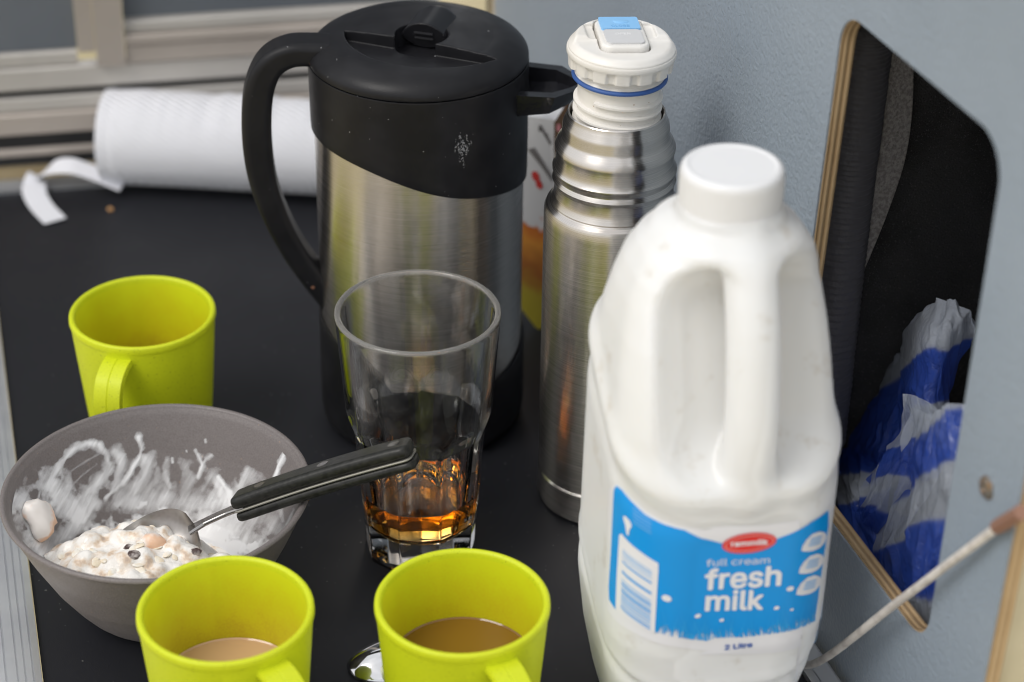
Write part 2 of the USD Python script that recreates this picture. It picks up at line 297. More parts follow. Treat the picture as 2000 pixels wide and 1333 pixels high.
core = trimesh.creation.extrude_polygon(outer.difference(hole), 0.0072, engine='earcut'); core.apply_translation([0, 0, -0.0084]); core.apply_transform(pm); obj('plywood_core', core, ply_m, pnl)
sheet = trimesh.creation.extrude_polygon(outer.buffer(-0.0006).difference(hole.buffer(0.0008)), 0.0011, engine='earcut'); sheet.apply_translation([0, 0, -0.0011]); sheet.apply_transform(pm); obj('embossed_face', sheet, face_m, pnl)
ss, sz = unpan(1928, 953)
sc = lathe([(0.0054, 0), (0.0054, 0.0008), (0.0044, 0.0016), (0.0022, 0.0018), (0.0018, 0.0006), (0.0, 0.0006)], 28); t4 = pm.copy(); t4[:3, 3] = pan(ss, sz); sc.apply_transform(t4); obj('screw', sc, screw_m, pnl)

# the dark lined compartment behind the panel
comp = thing('storage_compartment', 'dark carpet lined storage space seen through the panel cut-out', 'compartment')
FAR, DEEP, NEAR = 0.150, 0.155, -0.118
def slab(s0, s1, z0, z1, t0, t1):
    m = box((s0, z0, -t1), (s1, z1, -t0)); m.apply_transform(pm); return m
obj('far_lining', slab(FAR, FAR + 0.012, -0.12, 0.52, 0.0112, DEEP + 0.012), carpet, comp)
obj('back_lining', slab(NEAR, FAR - 0.001, -0.12, 0.52, DEEP, DEEP + 0.012), carpet, comp)
obj('floor_lining', slab(NEAR, FAR - 0.001, -0.13, -0.121, 0.0112, DEEP - 0.001), carpet, comp)
obj('top_lining', slab(NEAR, FAR - 0.001, 0.521, 0.533, 0.0112, DEEP - 0.001), carpet, comp)
obj('near_lining', slab(NEAR - 0.004, NEAR - 0.001, -0.12, 0.52, 0.0112, DEEP + 0.012), carpet, comp)
obj('outer_board', slab(NEAR - 0.013, NEAR - 0.0045, -0.12, 0.52, 0.0112, DEEP + 0.16), M('cream_board', (0.58, 0.52, 0.36), 0.6, color2=(0.50, 0.44, 0.29), scale=15), comp)
# ribbed foam roll standing just inside
fp = []
for px, py in ((1700, 10), (1690, 70), (1668, 250), (1646, 430), (1622, 650), (1600, 860)):
    s_, z_ = unpan(px, py, 0.047); fp.append(pan(s_, z_, 0.047))
fp = spline(fp, 260); fr_ = 1 + 0.05 * np.sin(np.arange(260) * 2.1) + 0.05 * (meshkit.fbm(np.stack([np.arange(260) * 0.13, np.zeros(260), np.zeros(260)], -1)) - 0.5)
fm = sweep(fp, circle(0.0145, 28), PD, scale=np.stack([fr_, fr_], 1)); tag(obj('foam_roll', fm, foam_black, smooth=True), 'upright ribbed black foam roll at the left edge of the cut-out', 'foam roll')
# grey webbing strap curving down the far lining
sp = []
for px, py in ((1752, 60), (1755, 150), (1752, 235), (1738, 320), (1708, 410), (1676, 490), (1652, 545)):
    q = onp(px, py, pan(FAR - 0.012, 0), PD); sp.append(q)
sm_ = sweep(spline(sp, 80), rrect(0.003, 0.0165, 0.001), PD); tag(obj('webbing_strap', sm_, strap_grey, smooth=40), 'curved grey felt strap hanging inside the dark cut-out', 'strap')

# ------------------------------------------------------------------ window frame behind the table
wn = np.array([BO[0], BO[1], 0.0]); WP = B0 + BO * 0.030
def win(px, py): q = onp(px, py, WP, wn) - WP; return float(q @ BD), float(q[2])
wm = np.eye(4); wm[:3, 0], wm[:3, 1], wm[:3, 2], wm[:3, 3] = BD, [0, 0, 1], -wn, WP       # x along, y up, z towards the camera
def wz(py): return win(0, py)[1]
s0, s1 = -0.35, float((np.array([*br, 0]) - WP) @ BD) - 0.012
wf = thing('window', 'aluminium framed window with grey panes behind the paper towel roll', 'window')
def wbar(name, sa, sb, za, zb, ta, tb_, mat, ch=0.0012):
    p = np.array([(za + ch, tb_), (zb - ch, tb_), (zb, tb_ - ch), (zb, ta), (za, ta), (za, tb_ - ch)])
    P = np.array([[(s, y, t) for y, t in p] for s in (sa, sb)], float); m = grid(P, wrap=True)
    k = len(p); m = tm(m.vertices, np.vstack([m.faces, [(0, i, i + 1) for i in range(1, k - 1)], [(k, k + i + 1, k + i) for i in range(1, k - 1)]]))
    m.fix_normals(); m.apply_transform(wm); obj(name, m, mat, wf, smooth=20)
z_ = {p: wz(p) for p in (100, 128, 172, 186, 214, 256, 285, 300, 322, 350)}
TOPZ = 0.62
wbar('sill_board', s0, s1, -0.09, z_[322], 0.0, 0.004, wood)
wbar('seal', s0, s1, z_[322] + .0005, z_[256], 0.0, 0.006, rubber); wbar('seal', s0, s1, z_[300], z_[285], 0.006, 0.009, alu_frame)
wbar('lower_rail', s0, s1, z_[256] + .0005, z_[214], 0.0, 0.012, alu_frame)
wbar('lower_rail', s0, s1, z_[214] + .0005, z_[186], 0.0, 0.009, frame_light)
wbar('gasket', s0, s1, z_[186] + .0005, z_[172], 0.0, 0.004, rubber)
zb_ = z_[172]; zmid = z_[128] ; ztop = z_[100]
wbar('bottom_rail', s0, s1, zb_ + .0005, zmid, 0.0, 0.010, frame_light)
wbar('bottom_rail', s0, win(150, 95)[0], zmid + .0005, ztop, 0.0, 0.008, frame_light)
ml, mr_ = win(152, 80)[0], win(238, 30)[0]
wbar('mullion', ml, ml + 0.012, ztop + .0005, TOPZ, 0.0, 0.014, alu_frame); wbar('mullion', ml + 0.0125, mr_, zmid + .0005, TOPZ, 0.0, 0.016, alu_frame)
zr = [win(300, y)[1] for y in (72, 52, 28)]
wbar('sash_rail', mr_ + .0005, s1, zmid + .0005, zr[0], 0.0, 0.013, alu_frame); wbar('sash_rail', mr_ + .0005, s1, zr[0] + .0005, zr[1], 0.0, 0.0145, alu_frame); wbar('sash_rail', mr_ + .0005, s1, zr[1] + .0005, zr[2], 0.0, 0.011, frame_light)
wbar('pane', s0, ml - .0005, ztop + .0005, TOPZ, 0.001, 0.004, pane_grey, 0.0005); wbar('pane', mr_ + .0005, s1, zr[2] + .0005, TOPZ, 0.001, 0.004, pane_grey, 0.0005)
# corner post between window and panel
cp = thing('corner_post', 'narrow black and cream corner post between window and grey blue panel', 'post')
c0 = pan(SEND + 0.002, 0, 0.0125)
for nm, o0, o1, mt in (('cream_strip', 0.0005, 0.011, wood), ('black_strip', 0.0115, 0.020, rubber)):
    m = box((SEND + o0, -0.05, -0.0125), (SEND + o1, 0.62, -0.001)); m.apply_transform(pm); obj(nm, m, mt, cp)

# ------------------------------------------------------------------ paper towel roll
ra, rb = at(212, 362), at(640, 386); rd = (rb - ra) / np.linalg.norm(rb - ra); rn = np.array([-rd[1], rd[0], 0]); RR = 0.0355
NI, NJ = 150, 120; LEN = 0.235
uu = np.linspace(0, LEN, NI); aa = np.linspace(0, 2 * np.pi, NJ, endpoint=False)
U2, A2 = np.meshgrid(uu, aa, indexing='ij')
nz_ = meshkit.fbm(np.stack([U2 * 28, np.cos(A2) * 1.6, np.sin(A2) * 1.6], -1), 4, 3) - 0.5
up_ = np.clip(np.sin(A2), 0, 1) ** 2
rr_ = RR * (1 + 0.02 * nz_) + up_ * 0.007 * (meshkit.fbm(np.stack([U2 * 45, U2 * 0, U2 * 0 + .5], -1), 3, 9) - 0.42) + 0.0012 * np.sin(2 * A2 + 1)
rr_ = np.where(U2 < 0.010, rr_ * 0.985, rr_)
C_ = ra[None, None] + rd * U2[..., None] + rn * RR * 0.27 + np.array([0, 0, RR])
P = C_ + (rr_ * np.cos(A2))[..., None] * rn * -1 + (rr_ * np.sin(A2))[..., None] * np.array([0, 0, 1.0])
P[..., 2] = np.maximum(P[..., 2], 0.0006)
towel_m = usdkit.material(stage, '/World/Looks/embossed_towel', {
    'g': ('geometry', {}), 'w': ('wave_texture', {'scale': 95.0, 'distortion': 6.0, 'detail': 1.0, 'bands_direction': 'diagonal'}), 'n': ('noise_texture', {'scale': 700.0}), 'a': ('math', {'math_type': 'multiply_add', 'value2': 0.35}),
    'b': ('bump', {'strength': 1.0, 'distance': 0.0011}), 'p': ('principled_bsdf', {'base_color': (0.79, 0.795, 0.83), 'roughness': 0.9})},
    [('g.position', 'w.vector'), ('g.position', 'n.vector'), ('n.fac', 'a.value1'), ('w.fac', 'a.value3'), ('a.value', 'b.height'), ('b.normal', 'p.normal')], surface='p.BSDF')
roll = thing('paper_towel_roll', 'white paper towel roll lying on its side behind the black jug', 'paper towel')
body = grid(P, wrap=True); body.fix_normals(); obj('sheet', body, towel_m, roll, smooth=True)
caps = []
for i in (0, NI - 1):
    ctr = C_[i].mean(0); ring = P[i]; k = len(ring); inner = ctr + (ring - ctr) * 0.42
    caps.append(tm(np.vstack([ring, inner]), [(j, (j + 1) % k, k + (j + 1) % k, k + j) for j in range(k)]))
for c_ in caps: obj('roll_end', c_, paper, roll)
tail = []
tp = at(214, 352, 0.012); tn = np.array([0.15, 1, 0])
for px, py in ((240, 362), (212, 350), (175, 335), (135, 324), (100, 328), (74, 348)): tail.append(onp(px, py, tp, tn))
for px, py, z in ((66, 372, 0.006), (80, 402, 0.0025), (108, 432, 0.0015)): tail.append(at(px, py, z))
tl_ = spline(tail, 80); tl_[:, 2] = np.maximum(tl_[:, 2], 0.0012); kk = np.clip((np.linspace(0, 1, 80) - 0.35) / 0.4, 0, 1)[:, None]
tsd_ = np.array([-0.25, 1.0, 0.25]) * (1 - kk) + np.array([-0.9, -0.45, 0.0]) * -1 * kk; tsd_ /= np.linalg.norm(tsd_, axis=1, keepdims=True)
obj('torn_strip', sweep(tl_, rrect(0.017, 0.0005, 0.0002, 2), tsd_), paper, roll, smooth=True)

# ------------------------------------------------------------------ carton behind the flask
red_m = M('red_print', (0.55, 0.035, 0.03), 0.4); grey_m = M('grey_print', (0.16, 0.15, 0.15), 0.5); brown_m = M('brown_flap', (0.10, 0.055, 0.03), 0.4); white_m = M('white_print', (0.75, 0.75, 0.75), 0.4)
CP = at(1040, 640); CN = np.array([-0.62, -0.78, 0.0]); CN /= np.linalg.norm(CN); CD = np.array([-CN[1], CN[0], 0]); CD = CD if CD[0] > 0 else -CD
def car(px, py, o=0.0): return onp(px, py, CP + CN * o, CN)
zf = (car(1045, 425)[2] + 0.025) / 0.20
cb = thing('snack_box', 'white and orange snack carton with red flowers between black jug and steel flask', 'carton')
car_m = usdkit.material(stage, '/World/Looks/printed_carton', {
    'g': ('geometry', {}), 's': ('separate_xyz', {}), 'n': ('noise_texture', {'scale': 40.0, 'detail': 3.0}), 'h': ('math', {'math_type': 'multiply_add', 'value2': 0.05}),
    'r': ('rgb_ramp', {'ramp': [(0.05, (0.33, 0.30, 0.02)), (zf * 0.45, (0.36, 0.28, 0.03)), (zf * 0.6, (0.30, 0.10, 0.02)), (zf * 0.85, (0.62, 0.26, 0.04)), (zf - 0.01, (0.50, 0.13, 0.02)), (zf, (0.60, 0.60, 0.61)), (1.0, (0.66, 0.66, 0.67))]}),
    'mr': ('map_range', {'from_min': 0.0, 'from_max': 0.20, 'clamp': True}), 'p': ('principled_bsdf', {'roughness': 0.35})},
    [('g.position', 's.vector'), ('g.position', 'n.vector'), ('n.fac', 'h.value1'), ('s.z', 'h.value3'), ('h.value', 'mr.value'), ('mr.result', 'r.fac'), ('r.color', 'p.base_color')], surface='p.BSDF')
cb_pts = np.array([(v - CP) @ np.column_stack([CD, [0, 0, 1]]) for v in (car(985, 222), car(1100, 236), car(1096, 330), car(1095, 600), car(1052, 648), car(985, 560))])
cm = np.eye(4); cm[:3, 0], cm[:3, 1], cm[:3, 2], cm[:3, 3] = CD, [0, 0, 1], -np.cross(CD, [0, 0, 1]) * np.sign(np.dot(np.cross(CD, [0, 0, 1]), -CN)), CP
cm[:3, 2] = np.cross(cm[:3, 0], cm[:3, 1])
sgn = np.sign(cm[:3, 2] @ CN)
m = trimesh.creation.extrude_polygon(Polygon(cb_pts).buffer(-0.004).buffer(0.004), 0.020, engine='earcut')
if sgn > 0: m.apply_translation([0, 0, -0.020])
m.apply_transform(cm); m.vertices[:, 2] = np.maximum(m.vertices[:, 2], 0.0008); obj('carton', m, car_m, cb)
def print_patch(name, pts, mat, o=0.0006):
    ps = np.array([car(*p, o) for p in pts]); n_ = len(ps); c_ = ps.mean(0)
    obj(name, tm(np.vstack([ps, c_]), [(i, (i + 1) % n_, n_) for i in range(n_)]), mat, cb)
def blob(x, y, rx, ry, n=14, rot=0.0): return [(x + rx * math.cos(t) * math.cos(rot) - ry * math.sin(t) * math.sin(rot), y + rx * math.cos(t) * math.sin(rot) + ry * math.sin(t) * math.cos(rot)) for t in np.linspace(0, 2 * np.pi, n, endpoint=False)]
print_patch('red_flower', blob(1062, 214, 10, 8), red_m); print_patch('red_flower', blob(1046, 345, 7, 11, rot=-0.4), red_m); print_patch('red_flower', blob(1053, 361, 6, 9, rot=-0.4), red_m)
print_patch('grey_stem', [(1052, 245), (1056, 244), (1074, 275), (1086, 296), (1083, 298), (1070, 278)], grey_m); print_patch('grey_stem', blob(1055, 252, 4, 6), grey_m); print_patch('grey_stem', blob(1067, 265, 3, 4), grey_m)
print_patch('grey_band', [(1030, 292), (1044, 289), (1062, 318), (1078, 345), (1078, 356), (1060, 330)], grey_m)
print_patch('white_edge', [(1075, 282), (1081, 280), (1084, 318), (1078, 330)], white_m, 0.0009)
print_patch('brown_flap', [(1082, 240), (1110, 196), (1118, 200), (1104, 250), (1090, 340), (1083, 330)], brown_m, 0.0012)
print_patch('pink_seal', blob(1091, 250, 4, 8), M('pink_print', (0.62, 0.25, 0.28), 0.3), 0.0016)

# ------------------------------------------------------------------ black and steel vacuum jug
JC = at(826, 800); VJ = thing('vacuum_jug', 'black and brushed steel vacuum jug with looped handle and push lever lid', 'vacuum jug', JC)
steel_jug = steel_m('brushed_steel_jug', JC[0], JC[1])
NA = 144; an = np.linspace(0, 2 * np.pi, NA, endpoint=False); sn, cn = np.sin(an), np.cos(an)
def ring_surface(rows):                     # rows of (r, z) where either may vary round the axis
    return grid(np.stack([np.stack([np.broadcast_to(r, NA) * cn, np.broadcast_to(r, NA) * sn, np.broadcast_to(z, NA)], -1) for r, z in rows]), wrap=True)
steel = lathe([(0.0605, 0.02), (0.0605, 0.10), (0.0607, 0.21)], 144); obj('steel_body', steel, steel_jug, VJ, smooth=True)
adg = np.degrees((an + np.pi) % (2 * np.pi) - np.pi)
zlow = np.interp(adg, [-180, -143, -116, -103, -93, -80, -66, -47, -30, 0, 60, 120, 180], [0.1985, 0.1986, 0.1964, 0.1917, 0.187, 0.1818, 0.1775, 0.1737, 0.1705, 0.1635, 0.168, 0.185, 0.1985])
for _ in range(3): zlow = np.convolve(np.concatenate([zlow[-5:], zlow, zlow[:5]]), np.ones(11) / 11, 'valid')
collar = ring_surface([(0.0600, zlow + 0.004), (0.0606, zlow + 0.0004), (0.0616, zlow), (0.0624, zlow + 0.0012), (0.0626, zlow + 0.006), (0.0628, 0.2385), (0.0625, 0.2395), (0.060, 0.2395)])
obj('collar', collar, black_plastic, VJ, smooth=50)
zb2 = np.interp(adg, [-180, -130, -90, -42, -14, 20, 90, 180], [0.080, 0.068, 0.052, 0.0462, 0.0560, 0.062, 0.070, 0.080])
for _ in range(3): zb2 = np.convolve(np.concatenate([zb2[-5:], zb2, zb2[:5]]), np.ones(11) / 11, 'valid')
base = ring_surface([(0.0, 0.0), (0.050, 0.0), (0.0575, 0.0015), (0.0612, 0.006), (0.0622, 0.012), (0.0620, zb2 - 0.004), (0.0618, zb2 - 0.001), (0.0612, zb2), (0.0602, zb2 - 0.001)])
obj('base_cup', base, black_plastic, VJ, smooth=50)
def w2j(p): return p - JC
ca, cbb = w2j(at(672, 62, 0.2525)), w2j(at(966, 112, 0.2525)); low = w2j(at(836, 137, 0.2525))
ch = (cbb - ca)[:2]; chl = np.linalg.norm(ch); cd = ch / chl; cnn = np.array([cd[1], -cd[0]]); cmid = (ca + cbb)[:2] / 2
hgt = abs((low[:2] - cmid) @ cnn); arcR = (hgt ** 2 + (chl / 2) ** 2) / (2 * hgt); arcC = cmid - cnn * (arcR - hgt)
lvF, lvB = w2j(at(828, 74, 0.2500))[:2], w2j(at(866, 26, 0.2500))[:2]
LVD = (lvF - lvB) / np.linalg.norm(lvF - lvB); LVS = np.array([-LVD[1], LVD[0]])
def lid_sdf(p):
    r = np.linalg.norm(p[:, :2], axis=1); dz = p[:, 2]
    R0 = 0.0629; e0 = np.hypot(np.maximum(r - 0.0425, 0) / 0.0204, np.maximum(dz - 0.2405, 0) / 0.0122)
    b = np.where(r > 0.0425, (e0 - 1) * 0.0135, dz - 0.2527 - 0.0018 * np.clip(1 - (r / 0.0425) ** 2, 0, 1))
    b = smax(b, 0.2399 - dz, 0.0008); b = smax(b, r - R0, 0.0008)
    # half-moon thumb recess
    e = (p[:, :2] - cmid) @ cnn; arc = np.linalg.norm(p[:, :2] - arcC, axis=1) - arcR
    floor = 0.2494 - 0.0028 * np.clip(1 - e / hgt, 0, 1)
    rec = smax(smax(arc, -e - 0.001, 0.0003), floor - dz, 0.0006)
    b = smax(b, -rec, 0.0005)
    # well under the lever end
    w = np.linalg.norm(p[:, :2] - (lvF + LVD * 0.0045), axis=1) - 0.0150
    b = smax(b, -smax(w, 0.2425 - dz, 0.0006), 0.0005)
    # shallow facets on the top
    f1 = (p[:, :2] - lvB) @ LVS
    return b
lid = surfnet(lid_sdf, (-0.066, -0.066, 0.238), (0.066, 0.066, 0.2560), 0.0006); obj('lid', lid, black_plastic, VJ, smooth=True)
def lever_sdf(p):
    a = (p[:, :2] - lvB) @ LVD; s = (p[:, :2] - lvB) @ LVS; z = p[:, 2]; LL = np.linalg.norm(lvF - lvB)
    up1 = np.hypot(s, z - 0.2450) - 0.0145; dn = np.hypot(s, z - 0.2603) - 0.0175
    lens = smax(up1, dn, 0.0008)
    back = a - (LL + 0.002 - (0.259 - z) * 0.25)
    return smax(smax(lens, back, 0.0008), -(a - 0.006), 0.008)
lev = surfnet(lever_sdf, (*(np.minimum(lvF, lvB) - 0.028), 0.241), (*(np.maximum(lvF, lvB) + 0.028), 0.262), 0.0006); obj('push_lever', lev, lever_plastic, VJ, smooth=True)
for k in (0, 1):
    b_ = box((-0.0055, -0.0008, -0.0006), (0.0055, 0.0008, 0.0006)); T = np.eye(4); T[:2, 0] = LVS; T[:2, 1] = LVD * 0.97; T[2, 1] = 0.25; T[:3, 2] = np.cross(T[:3, 0], T[:3, 1])
    zz = 0.2530 - 0.0034 * k; LL = np.linalg.norm(lvF - lvB); T[:3, 3] = [*(lvB + LVD * (LL + 0.002 - (0.259 - zz) * 0.25)), zz]; b_.apply_transform(T); obj('lever_bar', b_, lever_plastic, VJ)
# handle in a vertical plane through the axis
ha = math.radians(186); hd = np.array([math.cos(ha), math.sin(ha), 0]); hn = np.array([-hd[1], hd[0], 0])
hp = [onp(px, py, JC, hn) - JC for px, py in ((655, 99), (610, 97), (565, 100), (528, 122), (507, 168), (501, 230), (505, 300), (517, 360), (540, 420), (572, 480), (607, 530), (640, 572), (656, 600))]
hs = spline(hp, 120); k_ = np.linspace(0, 1, 120)
wd = 1.0 + 0.12 * np.cos(k_ * 2 * np.pi); th = 0.92 + 0.22 * np.exp(-((k_ - 0.42) / 0.22) ** 2)
handle = sweep(hs, rrect(0.021, 0.0150, 0.0045, 6), hn, np.stack([wd, th], 1)); obj('handle', handle, black_plastic, VJ, smooth=45)
for px, py, o in ((607, 122, 0.0108), (611, 561, 0.0108)):
    q = onp(px, py, JC - hn * 0 + hn * (o if hn[1] < 0 else -o), hn) - JC; hole_ = trimesh.creation.cylinder(0.0011, 0.0012, sections=14); T = trimesh.geometry.align_vectors([0, 0, 1], hn); hole_.apply_transform(T); hole_.apply_translation(q); obj('pin_hole', hole_, seam_brown, VJ)
# spout
def hull(pts): return trimesh.convex.convex_hull(np.asarray(pts, float))
so = [(0.052, 0.0235), (0.080, 0.0215), (0.0925, 0.008), (0.0945, 0.0), (0.0925, -0.008), (0.080, -0.0215), (0.052, -0.0235)]
si = [(0.050, 0.0200), (0.0785, 0.0182), (0.0895, 0.007), (0.0935, 0.0), (0.0895, -0.007), (0.0785, -0.0182), (0.050, -0.0200)]
import manifold3d as mf
def man(m): return mf.Manifold(mf.Mesh(np.asarray(m.vertices, np.float32), np.asarray(m.faces, np.uint32)))
o_ = hull([(x, y, 0.2295 - 0.03 * (x - 0.052)) for x, y in so] + [(0.052 + (x - 0.052) * 0.88, y * 0.93, 0.2150 + 0.10 * (x - 0.052)) for x, y in so])
i_ = hull([(x, y, 0.25) for x, y in si] + [(0.050 + (x - 0.050) * 0.95, y * 0.8, 0.2190 + 0.10 * (x - 0.05)) for x, y in si])
sp_ = man(o_) - man(i_); mm = sp_.to_mesh(); sp_ = tm(mm.vert_properties[:, :3], mm.tri_verts); sp_.apply_transform(trimesh.transformations.rotation_matrix(math.radians(-6), [0, 0, 1]))
obj('spout', sp_, black_gloss, VJ, smooth=25)
# pale scuff flakes on the collar
fl_ = []
for k in range(64):
    px, py = 904 + rng.normal(0, 7), 292 + rng.normal(0, 15); d = ray(px, py); a_ = d[0] ** 2 + d[1] ** 2; e_ = EYE - JC; b_ = 2 * (d[0] * e_[0] + d[1] * e_[1]); c_ = e_[0] ** 2 + e_[1] ** 2 - 0.06275 ** 2; t_ = (-b_ - math.sqrt(b_ * b_ - 4 * a_ * c_)) / (2 * a_); q = e_ + d * t_
    n_ = np.array([q[0], q[1], 0]) / np.linalg.norm(q[:2]); u_ = np.cross([0, 0, 1], n_); w_, h_ = rng.uniform(0.0003, 0.0010), rng.uniform(0.0004, 0.0022)
    fl_.append(tm([q + u_ * w_ * math.cos(t) + np.array([0, 0, h_ * math.sin(t)]) for t in np.linspace(0, 2 * np.pi, 8, endpoint=False)], [(0, i, i + 1) for i in range(1, 7)]))
scuff_m = usdkit.material(stage, '/World/Looks/scuff', {'t': ('transparent_bsdf', {}), 'd': ('diffuse_bsdf', {'color': (0.20, 0.20, 0.20)}), 'g': ('geometry', {}), 'n': ('noise_texture', {'scale': 900.0}), 'r': ('rgb_ramp', {'ramp': [(0.45, (0, 0, 0)), (0.7, (0.8, 0.8, 0.8))]}), 'm': ('mix_closure', {})}, [('g.position', 'n.vector'), ('n.fac', 'r.fac'), ('r.color', 'm.fac'), ('t.BSDF', 'm.closure1'), ('d.BSDF', 'm.closure2')], surface='m.closure')
obj('scuff', cat(*fl_), scuff_m, VJ, smooth=False)

# ------------------------------------------------------------------ steel flask with white stopper
TC = at(1176, 960); FL = thing('steel_flask', 'brushed steel vacuum flask with ringed neck behind the milk jug', 'vacuum flask', TC)
steel_fl = steel_m('brushed_steel_flask', TC[0], TC[1])
prof = [(0.0, 0.0), (0.034, 0.0), (0.0372, 0.0015), (0.0382, 0.005), (0.0382, 0.0205), (0.0378, 0.0212), (0.0374, 0.0218), (0.0378, 0.0225), (0.0379, 0.10), (0.0378, 0.186), (0.0376, 0.1905), (0.0366, 0.1930), (0.0352, 0.1938), (0.0342, 0.1944), (0.0338, 0.1952), (0.0342, 0.1962), (0.0330, 0.1990),
        (0.0326, 0.2010), (0.0325, 0.2055), (0.0332, 0.2075), (0.0336, 0.2088), (0.0330, 0.2102), (0.0325, 0.2112), (0.0326, 0.2126), (0.0336, 0.2142), (0.0337, 0.2156), (0.0326, 0.2172),
        (0.0320, 0.2200), (0.0318, 0.2245), (0.0325, 0.2265), (0.0326, 0.2282), (0.0314, 0.2312), (0.0296, 0.2338), (0.0290, 0.2355), (0.0288, 0.2400), (0.0284, 0.2420), (0.0268, 0.2455), (0.0263, 0.2480), (0.0258, 0.2486), (0.0252, 0.2482), (0.0250, 0.2440), (0.0250, 0.19), (0.0, 0.19)]
pz = np.array(prof)
seg = np.concatenate([[0], np.cumsum(np.linalg.norm(np.diff(pz, axis=0), axis=1))])
obj('flask_body', lathe(pz, 160), steel_fl, FL, smooth=28)
ST = thing('flask_stopper', 'white flask stopper with blue button and blue seal resting in the steel neck', 'stopper', TC + np.array([0, 0, 0.2437]))
tl = trimesh.transformations.rotation_matrix(math.radians(2.0), [0.1, 1, 0]); Ls = lambda m: (m.apply_transform(tl), m)[1]
obj('threaded_neck', Ls(lathe([(0.0, -0.013), (0.0215, -0.013), (0.0218, -0.009), (0.0218, 0.0205), (0.0226, 0.0225), (0.0240, 0.0240), (0.0240, 0.0268), (0.0232, 0.0278), (0.0232, 0.033), (0.0, 0.032)], 96)), stopper_white, ST, smooth=30)
th_ = np.linspace(-2.2, 2.9 * 2 * np.pi + 0.3, 400); hx = np.stack([0.0219 * np.cos(th_), 0.0219 * np.sin(th_), 0.0165 - 0.0058 * (th_ + 2.2) / (2 * np.pi)], 1)
obj('thread', Ls(sweep(hx, [(0, 0.0), (0.0010, 0.0004), (0.0007, 0.0014), (-0.0007, 0.0014), (-0.0010, 0.0004)] if False else np.array([(-0.0012, -0.0002), (-0.0006, 0.0019), (0.0006, 0.0019), (0.0012, -0.0002)]), np.array([0, 0, 1.0]))), stopper_white, ST, smooth=40)
tor = trimesh.creation.torus(0.0243, 0.0013, major_sections=96, minor_sections=14); tor.apply_translation([0, 0, 0.0254]); obj('seal_ring', Ls(tor), ring_blue, ST, smooth=True)
ns = 240; a3 = np.linspace(0, 2 * np.pi, ns, endpoint=False); sc_ = np.clip(np.cos(a3 * 14) * 2.2 - 0.5, 0, 1)
sk = [(r, z + 0.0028, q) for r, z, q in ((0.0225, 0.0285, 0), (0.0264, 0.0281, 1), (0.0278, 0.0288, 1), (0.0281, 0.0320, 1), (0.0283, 0.0340, .8), (0.0286, 0.0352, 0), (0.0290, 0.0358, 0), (0.0291, 0.0376, 0), (0.0287, 0.0384, 0), (0.0276, 0.0386, 0), (0.0, 0.0386, 0))]
skp = np.stack([np.stack([(r - 0.0016 * q * sc_) * np.cos(a3), (r - 0.0016 * q * sc_) * np.sin(a3), np.full(ns, z)], -1) for r, z, q in sk]); obj('scalloped_skirt', Ls(grid(skp, wrap=True)), stopper_white, ST, smooth=32)
def cap_sdf(p):
    q = p.copy(); c, s = math.cos(-0.12), math.sin(-0.12); q[:, 0], q[:, 1] = c * p[:, 0] - s * p[:, 1], s * p[:, 0] + c * p[:, 1]
    r = np.linalg.norm(q[:, :2], axis=1); z = q[:, 2]
    d = smax(smax(r - 0.0284 + np.clip(z - 0.0422, 0, 1) * 0.9, z - 0.0452, 0.0015), 0.0408 - z, 0.0004)
    pl = smax(smax(r - 0.0275 + np.clip(z - 0.0425, 0, 1) * 0.6, z - 0.0476, 0.0014), -q[:, 1] - 0.0035 + (z - 0.043) * 0.9, 0.0014)
    for sgn_ in (-1, 1): pl = smax(pl, (sgn_ * q[:, 0] * 0.85 + q[:, 1] * 0.35 - 0.0262) + (z - 0.043) * 0.5, 0.0010)
    for sgn_ in (-1, 1): pl = smax(pl, -smax(sdbox(q - np.array([sgn_ * 0.0150, 0.0085, 0.0480]), (0.0034, 0.0085, 0.0050), 0.0020), -1, 0.001), 0.0010)
    d = smin(d, pl, 0.0010)
    ch_ = smax(np.abs(sdbox(q[:, :2] - np.array([0, 0.003]), (0.0130, 0.0184), 0.006)) - 0.0005, 0.0420 - z, 0.0002)
    bar = smax(sdbox(q[:, :2] - np.array([0, 0.003]), (0.0126, 0.0180), 0.006), np.abs(z - 0.0442) - 0.0040, 0.0016)
    return np.minimum(smax(d, -ch_, 0.0002), bar)
obj('stopper_top', Ls(surfnet(cap_sdf, (-0.031, -0.031, 0.0372), (0.031, 0.031, 0.0500), 0.0004)), stopper_white, ST, smooth=True)
def brot(m): m.apply_transform(trimesh.transformations.rotation_matrix(0.12, [0, 0, 1])); return Ls(m)
def rprism(x0, x1, y0, y1, z0, z1, r): 
    pl = Polygon([(x0, y0), (x1, y0), (x1, y1), (x0, y1)]).buffer(-r).buffer(r); m = trimesh.creation.extrude_polygon(pl, z1 - z0, engine='earcut'); m.apply_translation([0, 0, z0]); return m
g_ = rprism(-0.0100, 0.0100, -0.0120, 0.0052, 0.0475, 0.0491, 0.0028); obj('pour_button', brot(g_), button_grey, ST)
bl_ = rprism(-0.0104, 0.0104, 0.0056, 0.0195, 0.0475, 0.0494, 0.0012); bl_.vertices[:, 2] += np.clip(bl_.vertices[:, 1] - 0.0056, 0, 1) * 0.03 * (bl_.vertices[:, 2] > 0.0485); obj('blue_button', brot(bl_), button_blue, ST)
d_ = trimesh.creation.icosphere(3, 1.0); d_.apply_scale([0.0042, 0.0022, 0.0006]); d_.apply_translation([0.001, 0.0140, 0.0496]); obj('button_dimple', brot(d_), button_blue, ST, smooth=True)
